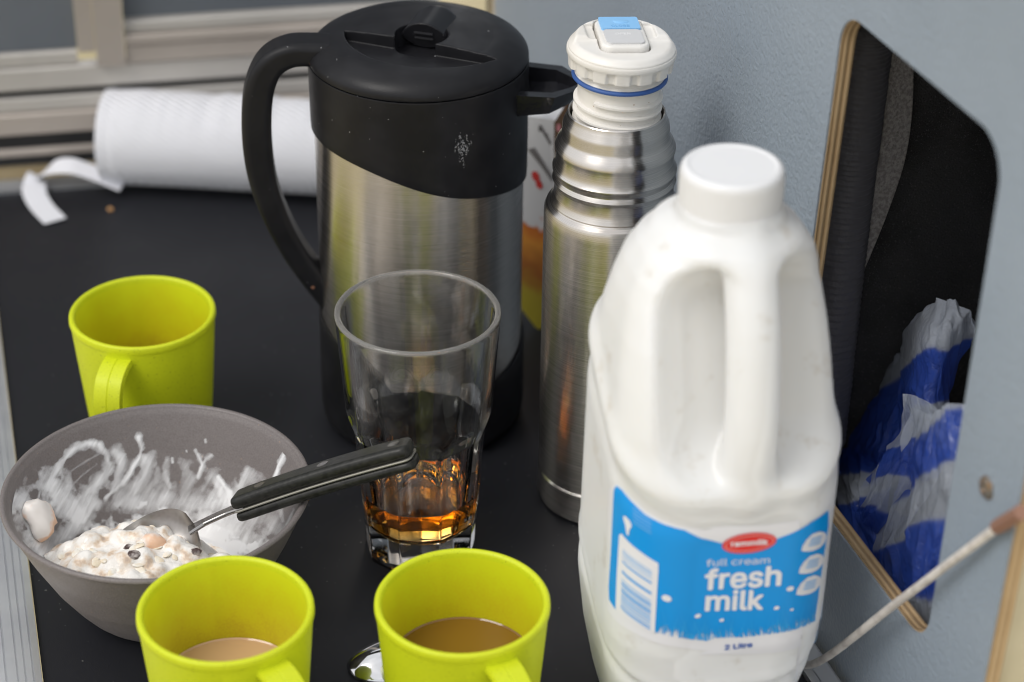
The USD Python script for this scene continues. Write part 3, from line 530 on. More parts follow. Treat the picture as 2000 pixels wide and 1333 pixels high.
def raised_text(txt, h, x, y, z, mat, parent, fn):
    t = meshkit.text_mesh(txt, h, 0.0002); t.apply_translation([-(t.bounds[0][0] + t.bounds[1][0]) / 2 + x, y, z]); obj('lettering', fn(t), mat, parent, smooth=False)
raised_text('CLOSE', 0.0022, 0, 0.0075, 0.0494, M('letter_blue', (0.15, 0.36, 0.62), 0.4), ST, brot); raised_text('OPEN', 0.0022, 0, -0.0015, 0.0490, white_cap, ST, brot)

# ------------------------------------------------------------------ tumbler with amber drink
GC = at(822, 1062); GR = 0.0447; GH = 0.155
glass_m = usdkit.material(stage, '/World/Looks/clear_glass', {'p': ('principled_bsdf', {'base_color': (1, 1, 1), 'roughness': 0.0, 'transmission_weight': 1.0, 'ior': 1.47}), 'd': ('diffuse_bsdf', {'color': (0.75, 0.72, 0.66)}), 'g': ('geometry', {}), 's': ('separate_xyz', {}),
    'n': ('noise_texture', {'scale': 60.0, 'detail': 4.0}), 'a': ('map_range', {'from_min': 0.45, 'from_max': 0.75, 'to_min': 0.0, 'to_max': 0.014, 'clamp': True}), 'z': ('map_range', {'from_min': 0.1525, 'from_max': 0.1540, 'to_min': 0.0, 'to_max': 0.13, 'clamp': True}), 'f': ('math', {'math_type': 'add'}), 'm': ('mix_closure', {})},
    [('g.position', 's.vector'), ('g.position', 'n.vector'), ('n.fac', 'a.value'), ('s.z', 'z.value'), ('a.result', 'f.value1'), ('z.result', 'f.value2'), ('f.value', 'm.fac'), ('p.BSDF', 'm.closure1'), ('d.BSDF', 'm.closure2')], surface='m.closure')
amber_m = usdkit.material(stage, '/World/Looks/amber_drink', {'p': ('principled_bsdf', {'base_color': (1, 1, 1), 'roughness': 0.0, 'transmission_weight': 1.0, 'ior': 1.36}), 'v': ('absorption_volume', {'color': (0.965, 0.74, 0.10), 'density': 90.0})}, [], surface='p.BSDF', volume='v.volume')
n_f = 9; ng = 216; ag = np.linspace(0, 2 * np.pi, ng, endpoint=False); sect = 2 * np.pi / n_f; dev = (ag - math.radians(-88) + sect / 2) % sect - sect / 2
def r_round(z): return np.interp(z, [0, 0.004, 0.02, 0.08, 0.11, GH], [0.0315, 0.0333, 0.0345, 0.0392, 0.0413, GR])
def r_facet(z): return np.interp(z, [0, 0.06, 0.082, 0.105, GH], [0.0298, 0.0335, 0.0352, 0.0450, 0.07])
rows = [np.zeros(ng), np.full(ng, 0.026)]; zs = [0.0012, 0.0]
zo = np.concatenate([np.linspace(0.0, 0.004, 5), np.linspace(0.007, 0.078, 36), np.linspace(0.079, 0.11, 40), np.linspace(0.114, GH - 0.0016, 14)])
for z in zo:
    a_, b_ = np.full(ng, r_round(z)), r_facet(z) / np.cos(dev); rows.append(-np.log(np.exp(-a_ / 0.00035) + np.exp(-b_ / 0.00035)) * 0.00035 if False else smin(a_, b_, 0.0010)); zs.append(z)
for t in np.linspace(0, np.pi, 9)[1:]: rows.append(np.full(ng, GR - 0.0017 + 0.0017 * math.cos(t))); zs.append(GH - 0.0016 + 0.0016 * math.sin(t))
rin = lambda z: np.interp(z, [0.0165, 0.018, 0.022, 0.030, 0.06, 0.11, GH], [0.0, 0.022, 0.0268, 0.0290, 0.0330, 0.0380, GR - 0.0034])
zi = np.concatenate([np.linspace(GH - 0.003, 0.03, 60), [0.027, 0.024, 0.022, 0.020, 0.0188, 0.018, 0.0172]])
for z in zi: rows.append(np.full(ng, rin(z))); zs.append(z)
rows.append(np.zeros(ng)); zs.append(0.0166)
P = np.stack([np.stack([r * np.cos(ag), r * np.sin(ag), np.full(ng, z)], -1) for r, z in zip(rows, zs)])
gl = grid(P, wrap=True); gl.merge_vertices(); gl.update_faces(gl.nondegenerate_faces()); gl.fix_normals()
GL = thing('glass_tumbler', 'tall clear faceted glass tumbler standing in front of the black jug', 'glass', GC)
obj('tumbler', gl, glass_m, GL, smooth=40)
zl = np.array([0.0164, 0.0168, 0.0175, 0.019, 0.021, 0.024, 0.027, 0.03, 0.036, 0.0405, 0.0412]); LQ = [(0.0, 0.0162)] + [(rin(z) + 0.0004, z) for z in zl[1:]] + [(rin(0.0412) - 0.0012, 0.0405), (0.0, 0.0403)]
lq = lathe(LQ, 96); lq.merge_vertices(); lq.update_faces(lq.nondegenerate_faces()); lq.fix_normals()
AD = thing('amber_drink', 'small amount of amber drink at the bottom of the glass tumbler', 'drink', GC); obj('liquid', lq, amber_m, AD, smooth=40)

# ------------------------------------------------------------------ three lime mugs
def mug(label, rim, rot, fill, fill_m, drink_label):
    c = at(rim[0], rim[1], 0.088); loc = np.array([c[0], c[1], 0.0]); t = thing('mug', label, 'mug', loc, rot)
    H, R = 0.088, 0.0427; ro = lambda z: 0.0352 + (R - 0.0352) * (z / H) ** 0.9; ri = lambda z: ro(z) - 0.0031
    pr = [(0.0, 0.0025), (0.029, 0.0025), (0.0305, 0.0), (0.0335, 0.0), (0.0350, 0.0018)] + [(ro(z), z) for z in np.linspace(0.004, H - 0.0060, 10)] + [(ro(H - 0.0052) + 0.0003, H - 0.0050), (R + 0.0004, H - 0.0034)]
    pr += [(R - 0.0014 + 0.0018 * math.cos(a), H - 0.0018 + 0.0018 * math.sin(a)) for a in np.linspace(0, np.pi, 9)[1:]] + [(ri(z), z) for z in np.linspace(H - 0.004, 0.010, 14)] + [(0.030, 0.0062), (0.0, 0.0055)]
    cut = len(pr) - 16; obj('cup', lathe(pr[:cut + 1], 120), lime, t, smooth=40); obj('stain_bounce_inside', lathe(pr[cut:], 120), lime_in, t, smooth=40)  # inner wall colour carries both tea stain and painted bounce light
    hz = [(ro(0.076) - 0.0012, 0.0775), (ro(0.074) + 0.008, 0.0765), (ro(0.07) + 0.0165, 0.0715), (ro(0.06) + 0.0215, 0.060), (ro(0.045) + 0.0215, 0.046), (ro(0.03) + 0.0165, 0.033), (ro(0.02) + 0.008, 0.0255), (ro(0.018) - 0.0012, 0.0230)]
    pth = spline(np.array([(r, 0, z) for r, z in hz]), 60)
    pf = np.array([(-0.0085, -0.0008), (-0.0078, -0.0024), (-0.0004, -0.0025), (0, -0.0021), (0.0004, -0.0025), (0.0078, -0.0024), (0.0085, -0.0008), (0.0085, 0.0010), (0.0078, 0.0022), (-0.0078, 0.0022), (-0.0085, 0.0010)])
    obj('handle', sweep(pth, pf * np.array([1, -1]), np.array([0, 1.0, 0])), lime, t, smooth=30)
    if fill:
        d = thing('tea', drink_label, 'drink', loc, 0)
        rf = ri(fill) - 0.00015; q = lathe([(0.0, 0.0064), (ri(0.012) - 0.0004, 0.0105), (rf - 0.0001, fill - 0.001), (rf, fill + 0.0006), (rf - 0.0008, fill), (0.0, fill - 0.0001)], 96); q.fix_normals(); obj('liquid', q, fill_m, d, smooth=30)
    return t
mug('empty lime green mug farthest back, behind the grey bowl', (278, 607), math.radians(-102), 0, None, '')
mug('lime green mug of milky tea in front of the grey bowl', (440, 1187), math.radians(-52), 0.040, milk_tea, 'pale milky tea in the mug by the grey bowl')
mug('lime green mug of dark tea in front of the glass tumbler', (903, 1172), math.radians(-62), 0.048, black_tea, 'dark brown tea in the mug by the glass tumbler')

# ------------------------------------------------------------------ bowl of muesli
BC = at(305, 951, 0.075); BL = np.array([BC[0], BC[1], 0.0]); BR = 0.0822; BH = 0.075
bo = lambda z: np.interp(z, [0, 0.003, 0.008, 0.016, 0.030, 0.050, BH], [0.037, 0.0425, 0.0470, 0.0528, 0.0615, 0.0714, BR])
bi = lambda z: np.interp(z, [0.006, 0.008, 0.012, 0.018, 0.030, 0.050, BH], [0.020, 0.0345, 0.0435, 0.0500, 0.0585, 0.0684, BR - 0.0034])
BW = thing('bowl', 'grey brown speckled bowl holding leftover muesli, left of the glass tumbler', 'bowl', BL)
pr = [(0, 0.002), (0.033, 0.002), (0.034, 0.0), (0.0365, 0.0)] + [(bo(z), z) for z in np.linspace(0.0008, BH - 0.003, 40)] + [(BR - 0.0017 + 0.0017 * math.cos(a), BH - 0.0017 + 0.0017 * math.sin(a)) for a in np.linspace(0, np.pi, 9)] + [(bi(z), z) for z in np.linspace(BH - 0.003, 0.006, 40)] + [(0, 0.0055)]
zs_ = np.array(pr); obj('bowl_body', lathe(zs_, 160), bowl_m, BW, smooth=45)
# yoghurt smeared over the inner wall: a thin layer whose thickness follows strokes of the spoon
def cr5(L): return np.array(L, float) / 2.854 + np.array([0, 500])
strokes = [ (cr5([(265, 1270), (330, 1165), (400, 1085), (480, 1046), (550, 1055), (592, 1105), (602, 1160)]), 8, 0.9), (cr5([(602, 1160), (590, 1215), (545, 1265), (480, 1320), (430, 1390)]), 16, 0.8),
  (cr5([(300, 1280), (380, 1210), (470, 1150), (560, 1100)]), 3, 0.35), (cr5([(380, 1300), (450, 1230), (540, 1160)]), 3, 0.35), (cr5([(210, 1360), (225, 1300), (250, 1260)]), 4, 0.5),
  (cr5([(640, 1095), (668, 1120), (682, 1170), (660, 1240), (645, 1300)]), 13, 0.75), (cr5([(772, 1010), (790, 1075), (775, 1130), (730, 1200), (680, 1270), (590, 1350)]), 7, 0.95), (cr5([(800, 1125), (835, 1180), (810, 1240), (740, 1320), (650, 1390)]), 17, 0.72), (cr5([(880, 1190), (865, 1250), (800, 1330)]), 10, 0.6),
  (cr5([(930, 1140), (915, 1185), (930, 1240), (950, 1290)]), 8, 0.6), (cr5([(1090, 1085), (1115, 1130), (1130, 1165), (1108, 1235)]), 6, 0.9), (cr5([(1178, 1112), (1150, 1135), (1128, 1165)]), 5, 0.8), (cr5([(1040, 1175), (1062, 1240), (1020, 1310), (1000, 1380)]), 16, 0.6), (cr5([(1180, 1240), (1230, 1290), (1250, 1360)]), 17, 0.75), (cr5([(1215, 1235), (1280, 1320), (1290, 1400)]), 8, 0.85),
  (cr5([(1400, 1225), (1370, 1260), (1340, 1290)]), 16, 0.7), (cr5([(1612, 1030), (1592, 1095), (1555, 1175), (1538, 1235)]), 5, 1.0), (cr5([(960, 1130), (962, 1150)]), 3, 0.8), (cr5([(1145, 1025), (1148, 1038)]), 2.5, 0.6), (cr5([(1040, 1085), (1042, 1092)]), 2, 0.6),
  (cr5([(310, 1300), (330, 1350), (380, 1400), (420, 1440)]), 34, 1.0), (cr5([(480, 1330), (520, 1390), (470, 1450)]), 20, 0.7), (cr5([(660, 1350), (800, 1370), (940, 1360), (1080, 1380), (1230, 1400), (1330, 1440)]), 34, 0.62), (cr5([(1180, 1480), (1300, 1500), (1360, 1600)]), 60, 0.85), (cr5([(1440, 1440), (1500, 1480), (1560, 1530)]), 22, 0.5), (cr5([(1560, 1400), (1580, 1480)]), 6, 0.5), (cr5([(1640, 1420), (1600, 1500)]), 5, 0.5),
  (cr5([(110, 1360), (150, 1420), (200, 1560), (240, 1640)]), 26, 0.9), (cr5([(260, 1560), (330, 1580), (420, 1500)]), 22, 0.7) ]
nt, nzz = 900, 200
tt = np.linspace(0, 2 * np.pi, nt, endpoint=False); zz = np.linspace(0.010, BH - 0.006, nzz); ZZ, TT = np.meshgrid(zz, tt, indexing='ij'); RI = bi(ZZ)
W = np.stack([BL[0] + RI * np.cos(TT), BL[1] + RI * np.sin(TT), ZZ], -1); PX = proj(W); 
slant = np.stack([PX[..., 0] * 0.10 + PX[..., 1] * 0.055, PX[..., 0] * 0.018 - PX[..., 1] * 0.012, 0 * ZZ], -1)
streak = meshkit.fbm(np.stack([PX[..., 0] * 0.055 + PX[..., 1] * 0.03, (PX[..., 1] - PX[..., 0] * 0.5) * 0.016, 0 * ZZ], -1), 4, 5)
wob = (meshkit.fbm(np.stack([PX[..., 0] * 0.06, PX[..., 1] * 0.06, 0 * ZZ], -1), 4, 11) - 0.5)
Tk = np.zeros(ZZ.shape)
seen = (np.sin(TT) > -0.55)
for pts, w_, amp in strokes:
    d = np.full(ZZ.shape, 1e9); wl = np.zeros(ZZ.shape)
    for k in range(len(pts) - 1):
        a_, b_ = pts[k], pts[k + 1]; e = b_ - a_; tq = np.clip(((PX - a_) @ e) / (e @ e), 0, 1); dd = np.linalg.norm(PX - a_ - tq[..., None] * e, axis=-1); d = np.minimum(d, dd)
    v = np.clip(1.2 - d / (w_ * 1.15 * (1 + 1.7 * wob)), 0, 1); Tk = np.maximum(Tk, np.where(seen, amp * v ** 0.8 * (0.30 + 1.1 * streak), 0))
film = np.clip((0.060 - ZZ) / 0.02 + 2.2 * (streak - 0.52), 0, 1) * 0.12
fine_ = meshkit.fbm(np.stack([PX[..., 0] * 0.30 + PX[..., 1] * 0.16, (PX[..., 1] - PX[..., 0] * 0.5) * 0.03, 0 * ZZ + 4], -1), 3, 21); Tk = Tk * (0.78 + 0.42 * fine_)
Tk = np.maximum(Tk, film * (np.sin(TT) > -0.9)); Tk = np.maximum(Tk, np.clip((0.026 - ZZ + 0.03 * wob) / 0.008, 0, 1) * 0.75)
off_ = 0.0002 + 0.0005 * np.clip(Tk, 0, 1) ** 1.5; RI2 = RI - off_
SP = np.stack([RI2 * np.cos(TT), RI2 * np.sin(TT), ZZ + off_ * 0.5], -1)
yog_m = usdkit.material(stage, '/World/Looks/yoghurt_smear', {'at': ('attribute', {'attribute': 'cover'}), 'r': ('rgb_ramp', {'ramp': [(0.14, (0, 0, 0)), (0.28, (0.13, 0.13, 0.13)), (0.46, (0.38, 0.38, 0.38)), (0.66, (0.66, 0.66, 0.66)), (0.86, (0.93, 0.93, 0.93)), (1.0, (1, 1, 1))]}), 't': ('transparent_bsdf', {}), 'p': ('principled_bsdf', {'base_color': (0.80, 0.80, 0.80), 'roughness': 0.28}), 'm': ('mix_closure', {})},
    [('at.fac', 'r.fac'), ('r.color', 'm.fac'), ('t.BSDF', 'm.closure1'), ('p.BSDF', 'm.closure2')], surface='m.closure')
MU = thing('muesli', 'leftover yoghurt muesli heaped and smeared in the grey bowl', 'food', BL)
g2 = grid(SP, wrap=True, flip=True); obj('yoghurt_smear', g2, yog_m, MU, smooth=True, attr={'cover': np.clip(Tk, 0, 1).ravel()})
# heap: a height field of coated lumps
hx_, hy_ = np.meshgrid(np.linspace(-0.075, 0.075, 260), np.linspace(-0.075, 0.075, 260), indexing='ij')
hc = np.array([-0.014, -0.026])
rr0 = np.hypot((hx_ - hc[0]) / 0.066, (hy_ - hc[1]) / 0.052)
hz_ = 0.011 + 0.041 * np.clip(1 - rr0 ** 3.0, 0, 1)
r1 = np.hypot((hx_ - 0.035) / 0.032, (hy_ + 0.028) / 0.028); hz_ = np.maximum(hz_, 0.011 + 0.034 * np.clip(1 - r1 ** 2, 0, 1)); base_h = hz_.copy()
lump = np.zeros_like(hz_)
for k in range(210):
    x0, y0 = rng.uniform(-0.072, 0.062), rng.uniform(-0.07, 0.05); a0, b0 = rng.uniform(0.0028, 0.0085), rng.uniform(0.5, 1.0); th0 = rng.uniform(0, np.pi)
    dx, dy = hx_ - x0, hy_ - y0; e = (dx * math.cos(th0) + dy * math.sin(th0)) / a0, (-dx * math.sin(th0) + dy * math.cos(th0)) / (a0 * b0)
    lump = np.maximum(lump, a0 * 0.55 * np.sqrt(np.clip(1 - e[0] ** 2 - e[1] ** 2, 0, 1)))
from scipy.ndimage import gaussian_filter
lump = gaussian_filter(lump, 2.2) * 1.25
near_heap = np.clip((base_h - 0.018) / 0.006, 0.12, 1); hz_ = hz_ + lump * near_heap + 0.0012 * (meshkit.fbm(np.stack([hx_ * 260, hy_ * 260, 0 * hx_], -1), 3, 2) - 0.5)
rad = np.hypot(hx_, hy_); lim = bi(np.clip(hz_, 0.006, BH)) - 0.0002; inside = rad < lim + 0.002
hz_ = np.where(rad > lim, np.minimum(hz_, 0.020), hz_)
hf = grid(np.stack([hx_, hy_, hz_], -1)); keep = inside.ravel()[hf.faces].all(1) & (np.hypot(*hf.vertices[:, :2].T) < bi(np.clip(hf.vertices[:, 2], 0.006, BH)) + 0.0006)[hf.faces].all(1); hf = tm(hf.vertices, hf.faces[keep])
hf_m = usdkit.material(stage, '/World/Looks/yoghurt_heap', {'g': ('geometry', {}), 'n': ('noise_texture', {'scale': 130.0, 'detail': 4.0}), 'r': ('rgb_ramp', {'ramp': [(0.0, (0.80, 0.78, 0.74)), (0.48, (0.80, 0.77, 0.72)), (0.58, (0.74, 0.65, 0.55)), (0.64, (0.64, 0.50, 0.37)), (0.72, (0.46, 0.36, 0.29))]}), 'n2': ('noise_texture', {'scale': 500.0}), 'b': ('bump', {'strength': 0.5, 'distance': 0.0008}), 'p': ('principled_bsdf', {'roughness': 0.27})},
    [('g.position', 'n.vector'), ('n.fac', 'r.fac'), ('r.color', 'p.base_color'), ('g.position', 'n2.vector'), ('n2.fac', 'b.height'), ('b.normal', 'p.normal')], surface='p.BSDF')
obj('yoghurt_heap', hf, hf_m, MU, smooth=True)
from scipy.interpolate import RegularGridInterpolator
HF = RegularGridInterpolator((hx_[:, 0], hy_[0]), hz_, bounds_error=False, fill_value=0.03)
def pebble(s, seed, squash=(1, 1, 1), rough=0.25):
    m = trimesh.creation.icosphere(2, 1.0); v = m.vertices; m.vertices = v * (1 + rough * (meshkit.fbm(v * 1.7 + seed * 7.3, 3, seed) - 0.5) * 2)[:, None] * np.array(squash) * s; return m
def put(m, x, y, dz, e=(0, 0, 0)):
    m.apply_transform(trimesh.transformations.euler_matrix(*e)); m.apply_translation([x, y, float(HF([[x, y]])[0]) + dz]); return m
for k in range(46):
    x, y = hc[0] + rng.normal(0, 0.026), hc[1] + rng.normal(0, 0.021)
    if math.hypot(x, y) > 0.060: continue
    obj('oat_flake', put(pebble(rng.uniform(0.0018, 0.0031), k, (1.25, 0.85, 0.28), 0.2), x, y, 0.0002, (rng.uniform(-.5, .5), rng.uniform(-.5, .5), rng.uniform(0, 3))), oat, MU, smooth=True)
def bowlpt(px, py, z): return at(px, py, z) - BL
for k, (px, py, z, s) in enumerate(((262, 1100, 0.050, 0.0034), (254, 1081, 0.050, 0.0024), (382, 1092, 0.045, 0.0028))):
    q = bowlpt(px, py, z); m = pebble(s, 40 + k, (1.2, 0.9, 0.8), 0.35); obj('raisin', put(m, q[0], q[1], -0.0008), raisin, MU, smooth=True)
for k, (px, py, z, s, sq) in enumerate(((78, 1012, 0.052, 0.0130, (1.1, 0.45, 1.15)), (300, 1060, 0.052, 0.0080, (0.9, 0.7, 0.9)))):
    q = bowlpt(px, py, z); m = pebble(s, 60 + k, sq, 0.3)
    if k == 0:
        aq = math.atan2(q[1], q[0]); m = pebble(0.0122, 63, (0.62, 1.0, 0.95), 0.5); m.apply_transform(trimesh.transformations.euler_matrix(0, 0.45, 0)); m.apply_transform(trimesh.transformations.euler_matrix(0.3, 0, aq)); rq = bi(q[2]) - 0.0035; m.apply_translation([rq * math.cos(aq), rq * math.sin(aq), q[2]])
    else: put(m, q[0], q[1], -0.001)
    obj('fruit_chunk', m, peach, MU, smooth=True)
# spoon resting in the bowl
SB, SR, SN = at(808, 885, 0.108), at(590, 948, 0.0815), at(402, 1019, 0.058)
sd = SB - SN; sd /= np.linalg.norm(sd)
SPN = thing('table_spoon', 'steel spoon with riveted black handle resting on the grey bowl', 'spoon')
hl = at(466, 990, 0.0665)
side = np.cross([0, 0, 1.0], sd); side /= np.linalg.norm(side); upv = np.cross(sd, side)
rollq = math.radians(-14); side, upv = side * math.cos(rollq) + upv * math.sin(rollq), upv * math.cos(rollq) - side * math.sin(rollq)
def grip(lo_h, hi_h, w, mat, name):
    ln = np.linalg.norm(SB - hl); ks = np.concatenate([[0, 0.004, 0.012], np.linspace(0.03, 0.96, 20), [0.98, 0.992, 1.0]]); pt = [hl + (SB - hl) * k + upv * (0.0012 * math.sin(k * np.pi)) for k in ks]
    sc = np.array([[np.interp(k, [0, 0.012, 0.03, 0.5, 0.96, 0.98, 0.992, 1.0], [0.86, 0.94, 0.97, 1.0, 1.06, 0.98, 0.86, 0.60]), np.interp(k, [0, 0.012, 0.05, 0.9, 0.98, 1.0], [0.72, 0.90, 1.0, 1.0, 0.92, 0.7])] for k in ks])
    pf = rrect(w, hi_h - lo_h, min(0.0030, (hi_h - lo_h) * 0.45), 5); m = sweep(pt, pf, side, sc); m.apply_translation(upv * (lo_h + hi_h) / 2); obj(name, m, mat, SPN, smooth=40); return m
grip(0.0002, 0.0076, 0.0170, grip_black, 'handle_scale'); grip(-0.0070, -0.0011, 0.0170, grip_black, 'handle_scale'); grip(-0.00105, 0.00015, 0.0171, tang_m, 'tang')
for px, py in ((500, 958), (625, 917), (758, 879)):
    k = np.clip((onp(px, py, hl + upv * 0.0076, upv) - hl) @ (SB - hl) / ((SB - hl) @ (SB - hl)), 0.02, 0.97); c = hl + (SB - hl) * k + upv * (0.0012 * math.sin(k * np.pi) + 0.0073)
    rv = trimesh.creation.cylinder(0.0032, 0.0010, sections=28); T = np.eye(4); T[:3, 0], T[:3, 1], T[:3, 2], T[:3, 3] = sd, side, upv, c; rv.apply_transform(T); obj('rivet', rv, spoon_steel, SPN)
ax_ = at(246, 1105, 0.040) - SN; ax_ /= np.linalg.norm(ax_)
nk = np.array([hl + sd * 0.004, hl * 0.6 + SN * 0.4, SN, SN + ax_ * 0.010]); nk = np.stack([np.interp(np.linspace(0, 3, 60), [0, 1, 2, 3], nk[:, i]) for i in range(3)], 1); nk = np.stack([np.convolve(np.pad(nk[:, i], 8, mode='reflect', reflect_type='odd'), np.ones(17) / 17, 'valid') for i in range(3)], 1)
obj('neck', sweep(nk, rrect(0.0110, 0.0026, 0.0011), side, np.stack([np.interp(np.linspace(0, 1, 60), [0, 0.3, 0.7, 1], [1.2, 0.85, 0.85, 1.4]), np.ones(60)], 1)), spoon_steel, SPN, smooth=40)
def spoon_bowl(o, a, upg, L, Wd, D):
    a = a / np.linalg.norm(a); b = np.cross(upg, a); b /= np.linalg.norm(b); c = np.cross(a, b)
    u = np.linspace(0, 1, 40); v = np.linspace(-1, 1, 31); U, V = np.meshgrid(u, v, indexing='ij')
    w = Wd * np.sqrt(np.clip(1 - np.abs(2 * U ** 0.85 - 1) ** 2.3, 0, 1)) + 0.0016 * (1 - U)
    dep = D * (w / Wd) ** 1.2 * (1 - V ** 2)
    T_ = [o + a * (L * U)[..., None] + b * (w * V)[..., None] - c * (dep + e)[..., None] for e in (0.0, 0.0011)]
    m = cat(grid(T_[0]), grid(T_[1], flip=True)); edge = [np.concatenate([g[:, 0], g[:, -1][::-1]]) for g in T_]; m = cat(m, grid(np.stack(edge), wrap=True)); m.merge_vertices(); m.fix_normals(); return m
obj('spoon_bowl', spoon_bowl(SN + ax_ * 0.006, ax_, np.array([0.10, -0.35, 0.93]), 0.060, 0.0205, 0.0095), spoon_steel, SPN, smooth=50)
# teaspoon lying face down behind the front mug
ts0, ts1 = at(680, 1304, 0.004), at(880, 1250, 0.004); tsd = (ts1 - ts0) / np.linalg.norm(ts1 - ts0)
TS = thing('teaspoon', 'shiny teaspoon lying face down behind the dark tea mug', 'spoon')
bm = spoon_bowl(ts0 + tsd * 0.048 + np.array([0, 0, -0.0034]), -tsd, np.array([0, 0, -1.0]), 0.048, 0.0165, 0.0095)
bm.vertices[:, 2] = np.maximum(bm.vertices[:, 2], 0.0005); obj('spoon_bowl', bm, teaspoon_steel, TS, smooth=60)
obj('handle', sweep(spline([ts0 + tsd * 0.044 + [0, 0, -0.0002], ts0 + tsd * 0.056 + [0, 0, 0.004], ts0 + tsd * 0.085 + [0, 0, 0.003], ts0 + tsd * 0.100 + [0, 0, -0.001]], 30), rrect(0.006, 0.002, 0.0008), np.cross([0, 0, 1.0], tsd)), teaspoon_steel, TS, smooth=40)

# ------------------------------------------------------------------ milk jug
MC = at(1360, 1358); MR = math.radians(13); cm_, sm2 = math.cos(MR), math.sin(MR)
za = np.array([-0.01, 0, 0.006, 0.02, 0.045, 0.075, 0.16, 0.194, 0.215, 0.234, 0.25, 0.262, 0.272, 0.280, 0.286, 0.30])
ra_ = np.array([0.041, 0.041, 0.0450, 0.0485, 0.0530, 0.0562, 0.0562, 0.0562, 0.0545, 0.0522, 0.0492, 0.0455, 0.0405, 0.0335, 0.0250, 0.0225])
HPTS = spline([(0.002, -0.008, 0.283), (0.002, -0.026, 0.272), (0.002, -0.0380, 0.250), (0.002, -0.0450, 0.222), (0.002, -0.0485, 0.195), (0.002, -0.0465, 0.165)], 15)
def jug_sdf(p):
    p = p + np.column_stack([0.014 * (0.29 - p[:, 2]), np.zeros((len(p), 2))])
    x, y, z = p.T
    wave = 0.033 * np.clip((y + 0.062) / 0.062, 0, 1.6)
    a = np.interp(z, za, ra_)
    a = a + 0.0022 * np.exp(-((z - 0.166 - wave) / 0.0075) ** 2) - 0.0012 * np.exp(-((z - 0.150 - wave) / 0.006) ** 2)
    a = a - 0.0020 * np.exp(-((z - 0.040 - wave) / 0.0040) ** 2) + 0.0006 * np.exp(-((z - 0.048 - wave) / 0.004) ** 2)
    x = np.where(x > 0, x * (1 + 0.11 * np.clip((z - 0.158 - 0.6 * wave) / 0.02, 0, 1) * np.clip((0.285 - z) / 0.03, 0, 1)), x)
    rc = np.interp(z, [0, 0.20, 0.25, 0.275, 0.285], [0.034, 0.036, 0.040, 0.036, 0.0225]); rc = np.minimum(rc, a)
    qx, qy = np.abs(x) - (a - rc), np.abs(y) - (a - rc)
    d = np.hypot(np.maximum(qx, 0), np.maximum(qy, 0)) + np.minimum(np.maximum(qx, qy), 0) - rc
    d = smax(d, -z, 0.004); d = smax(d, z - 0.292, 0.001)
    # hand recess at the front and the handle that bridges it
    q = p - np.array([0.013, -0.056, 0.2225]); lean = q.copy(); lean[:, 1] = q[:, 1] - 0.30 * (q[:, 2])
    rec = sdbox(lean, (0.0555, 0.0325, 0.0520), 0.025)
    d = smax(d, -rec * 0.9, 0.007)
    h = np.full(len(p), 1.0); nr = np.flatnonzero((y < 0.012) & (z > 0.145) & (np.abs(x) < 0.03))
    if len(nr):
        pp, hh = p[nr], np.full(len(nr), 1.0)
        for a_, b_ in zip(HPTS[:-1], HPTS[1:]): hh = np.minimum(hh, sdseg(pp, a_, b_, 0.0124))
        h[nr] = hh
    return smin(d, h, 0.0065) * 0.8
jug_mesh = surfnet(jug_sdf, (-0.07, -0.07, -0.004), (0.07, 0.07, 0.297), 0.0016)
milk_m = usdkit.material(stage, '/World/Looks/milk_bottle', {'g': ('geometry', {}), 'n': ('noise_texture', {'scale': 42.0, 'detail': 6.0, 'roughness': 0.65}), 'r': ('rgb_ramp', {'ramp': [(0.0, (0.71, 0.71, 0.70)), (0.58, (0.70, 0.70, 0.685)), (0.70, (0.58, 0.55, 0.50)), (0.80, (0.42, 0.34, 0.28))]}), 'n2': ('noise_texture', {'scale': 160.0}), 'b': ('bump', {'strength': 0.3, 'distance': 0.0004}),
    'p': ('principled_bsdf', {'roughness': 0.36, 'subsurface_weight': 0.35, 'subsurface_scale': 0.006, 'subsurface_radius': (1.0, 0.9, 0.8)})}, [('g.position', 'n.vector'), ('n.fac', 'r.fac'), ('r.color', 'p.base_color'), ('g.position', 'n2.vector'), ('n2.fac', 'b.height'), ('b.normal', 'p.normal')], surface='p.BSDF')
MJ = thing('milk_jug', 'large white plastic milk jug with moulded handle and blue label', 'milk jug', MC, MR)
obj('jug_body', jug_mesh, milk_m, MJ, smooth=True)
kn = 200; ka = np.linspace(0, 2 * np.pi, kn, endpoint=False); kr = 0.00022 * np.cos(ka * 60)
cpz = [(0.0222, 0.2835, 0), (0.0236, 0.2838, 0), (0.0240, 0.2850, 0), (0.0240, 0.2885, 0), (0.0234, 0.2895, 0), (0.0237, 0.2905, 1), (0.0237, 0.3055, 1), (0.0232, 0.3080, .4), (0.0222, 0.3092, 0), (0.0205, 0.3096, 0), (0.0195, 0.3092, 0), (0.0185, 0.3090, 0), (0.0, 0.3090, 0)]
CPm = grid(np.stack([np.stack([(r + kr * q) * np.cos(ka), (r + kr * q) * np.sin(ka), np.full(kn, z)], -1) for r, z, q in cpz]), wrap=True)
obj('cap', CPm, white_cap, MJ, smooth=35)
def to_local(w): q = np.asarray(w) - MC; return np.stack([q[..., 0] * cm_ + q[..., 1] * sm2, -q[..., 0] * sm2 + q[..., 1] * cm_, q[..., 2]], -1)
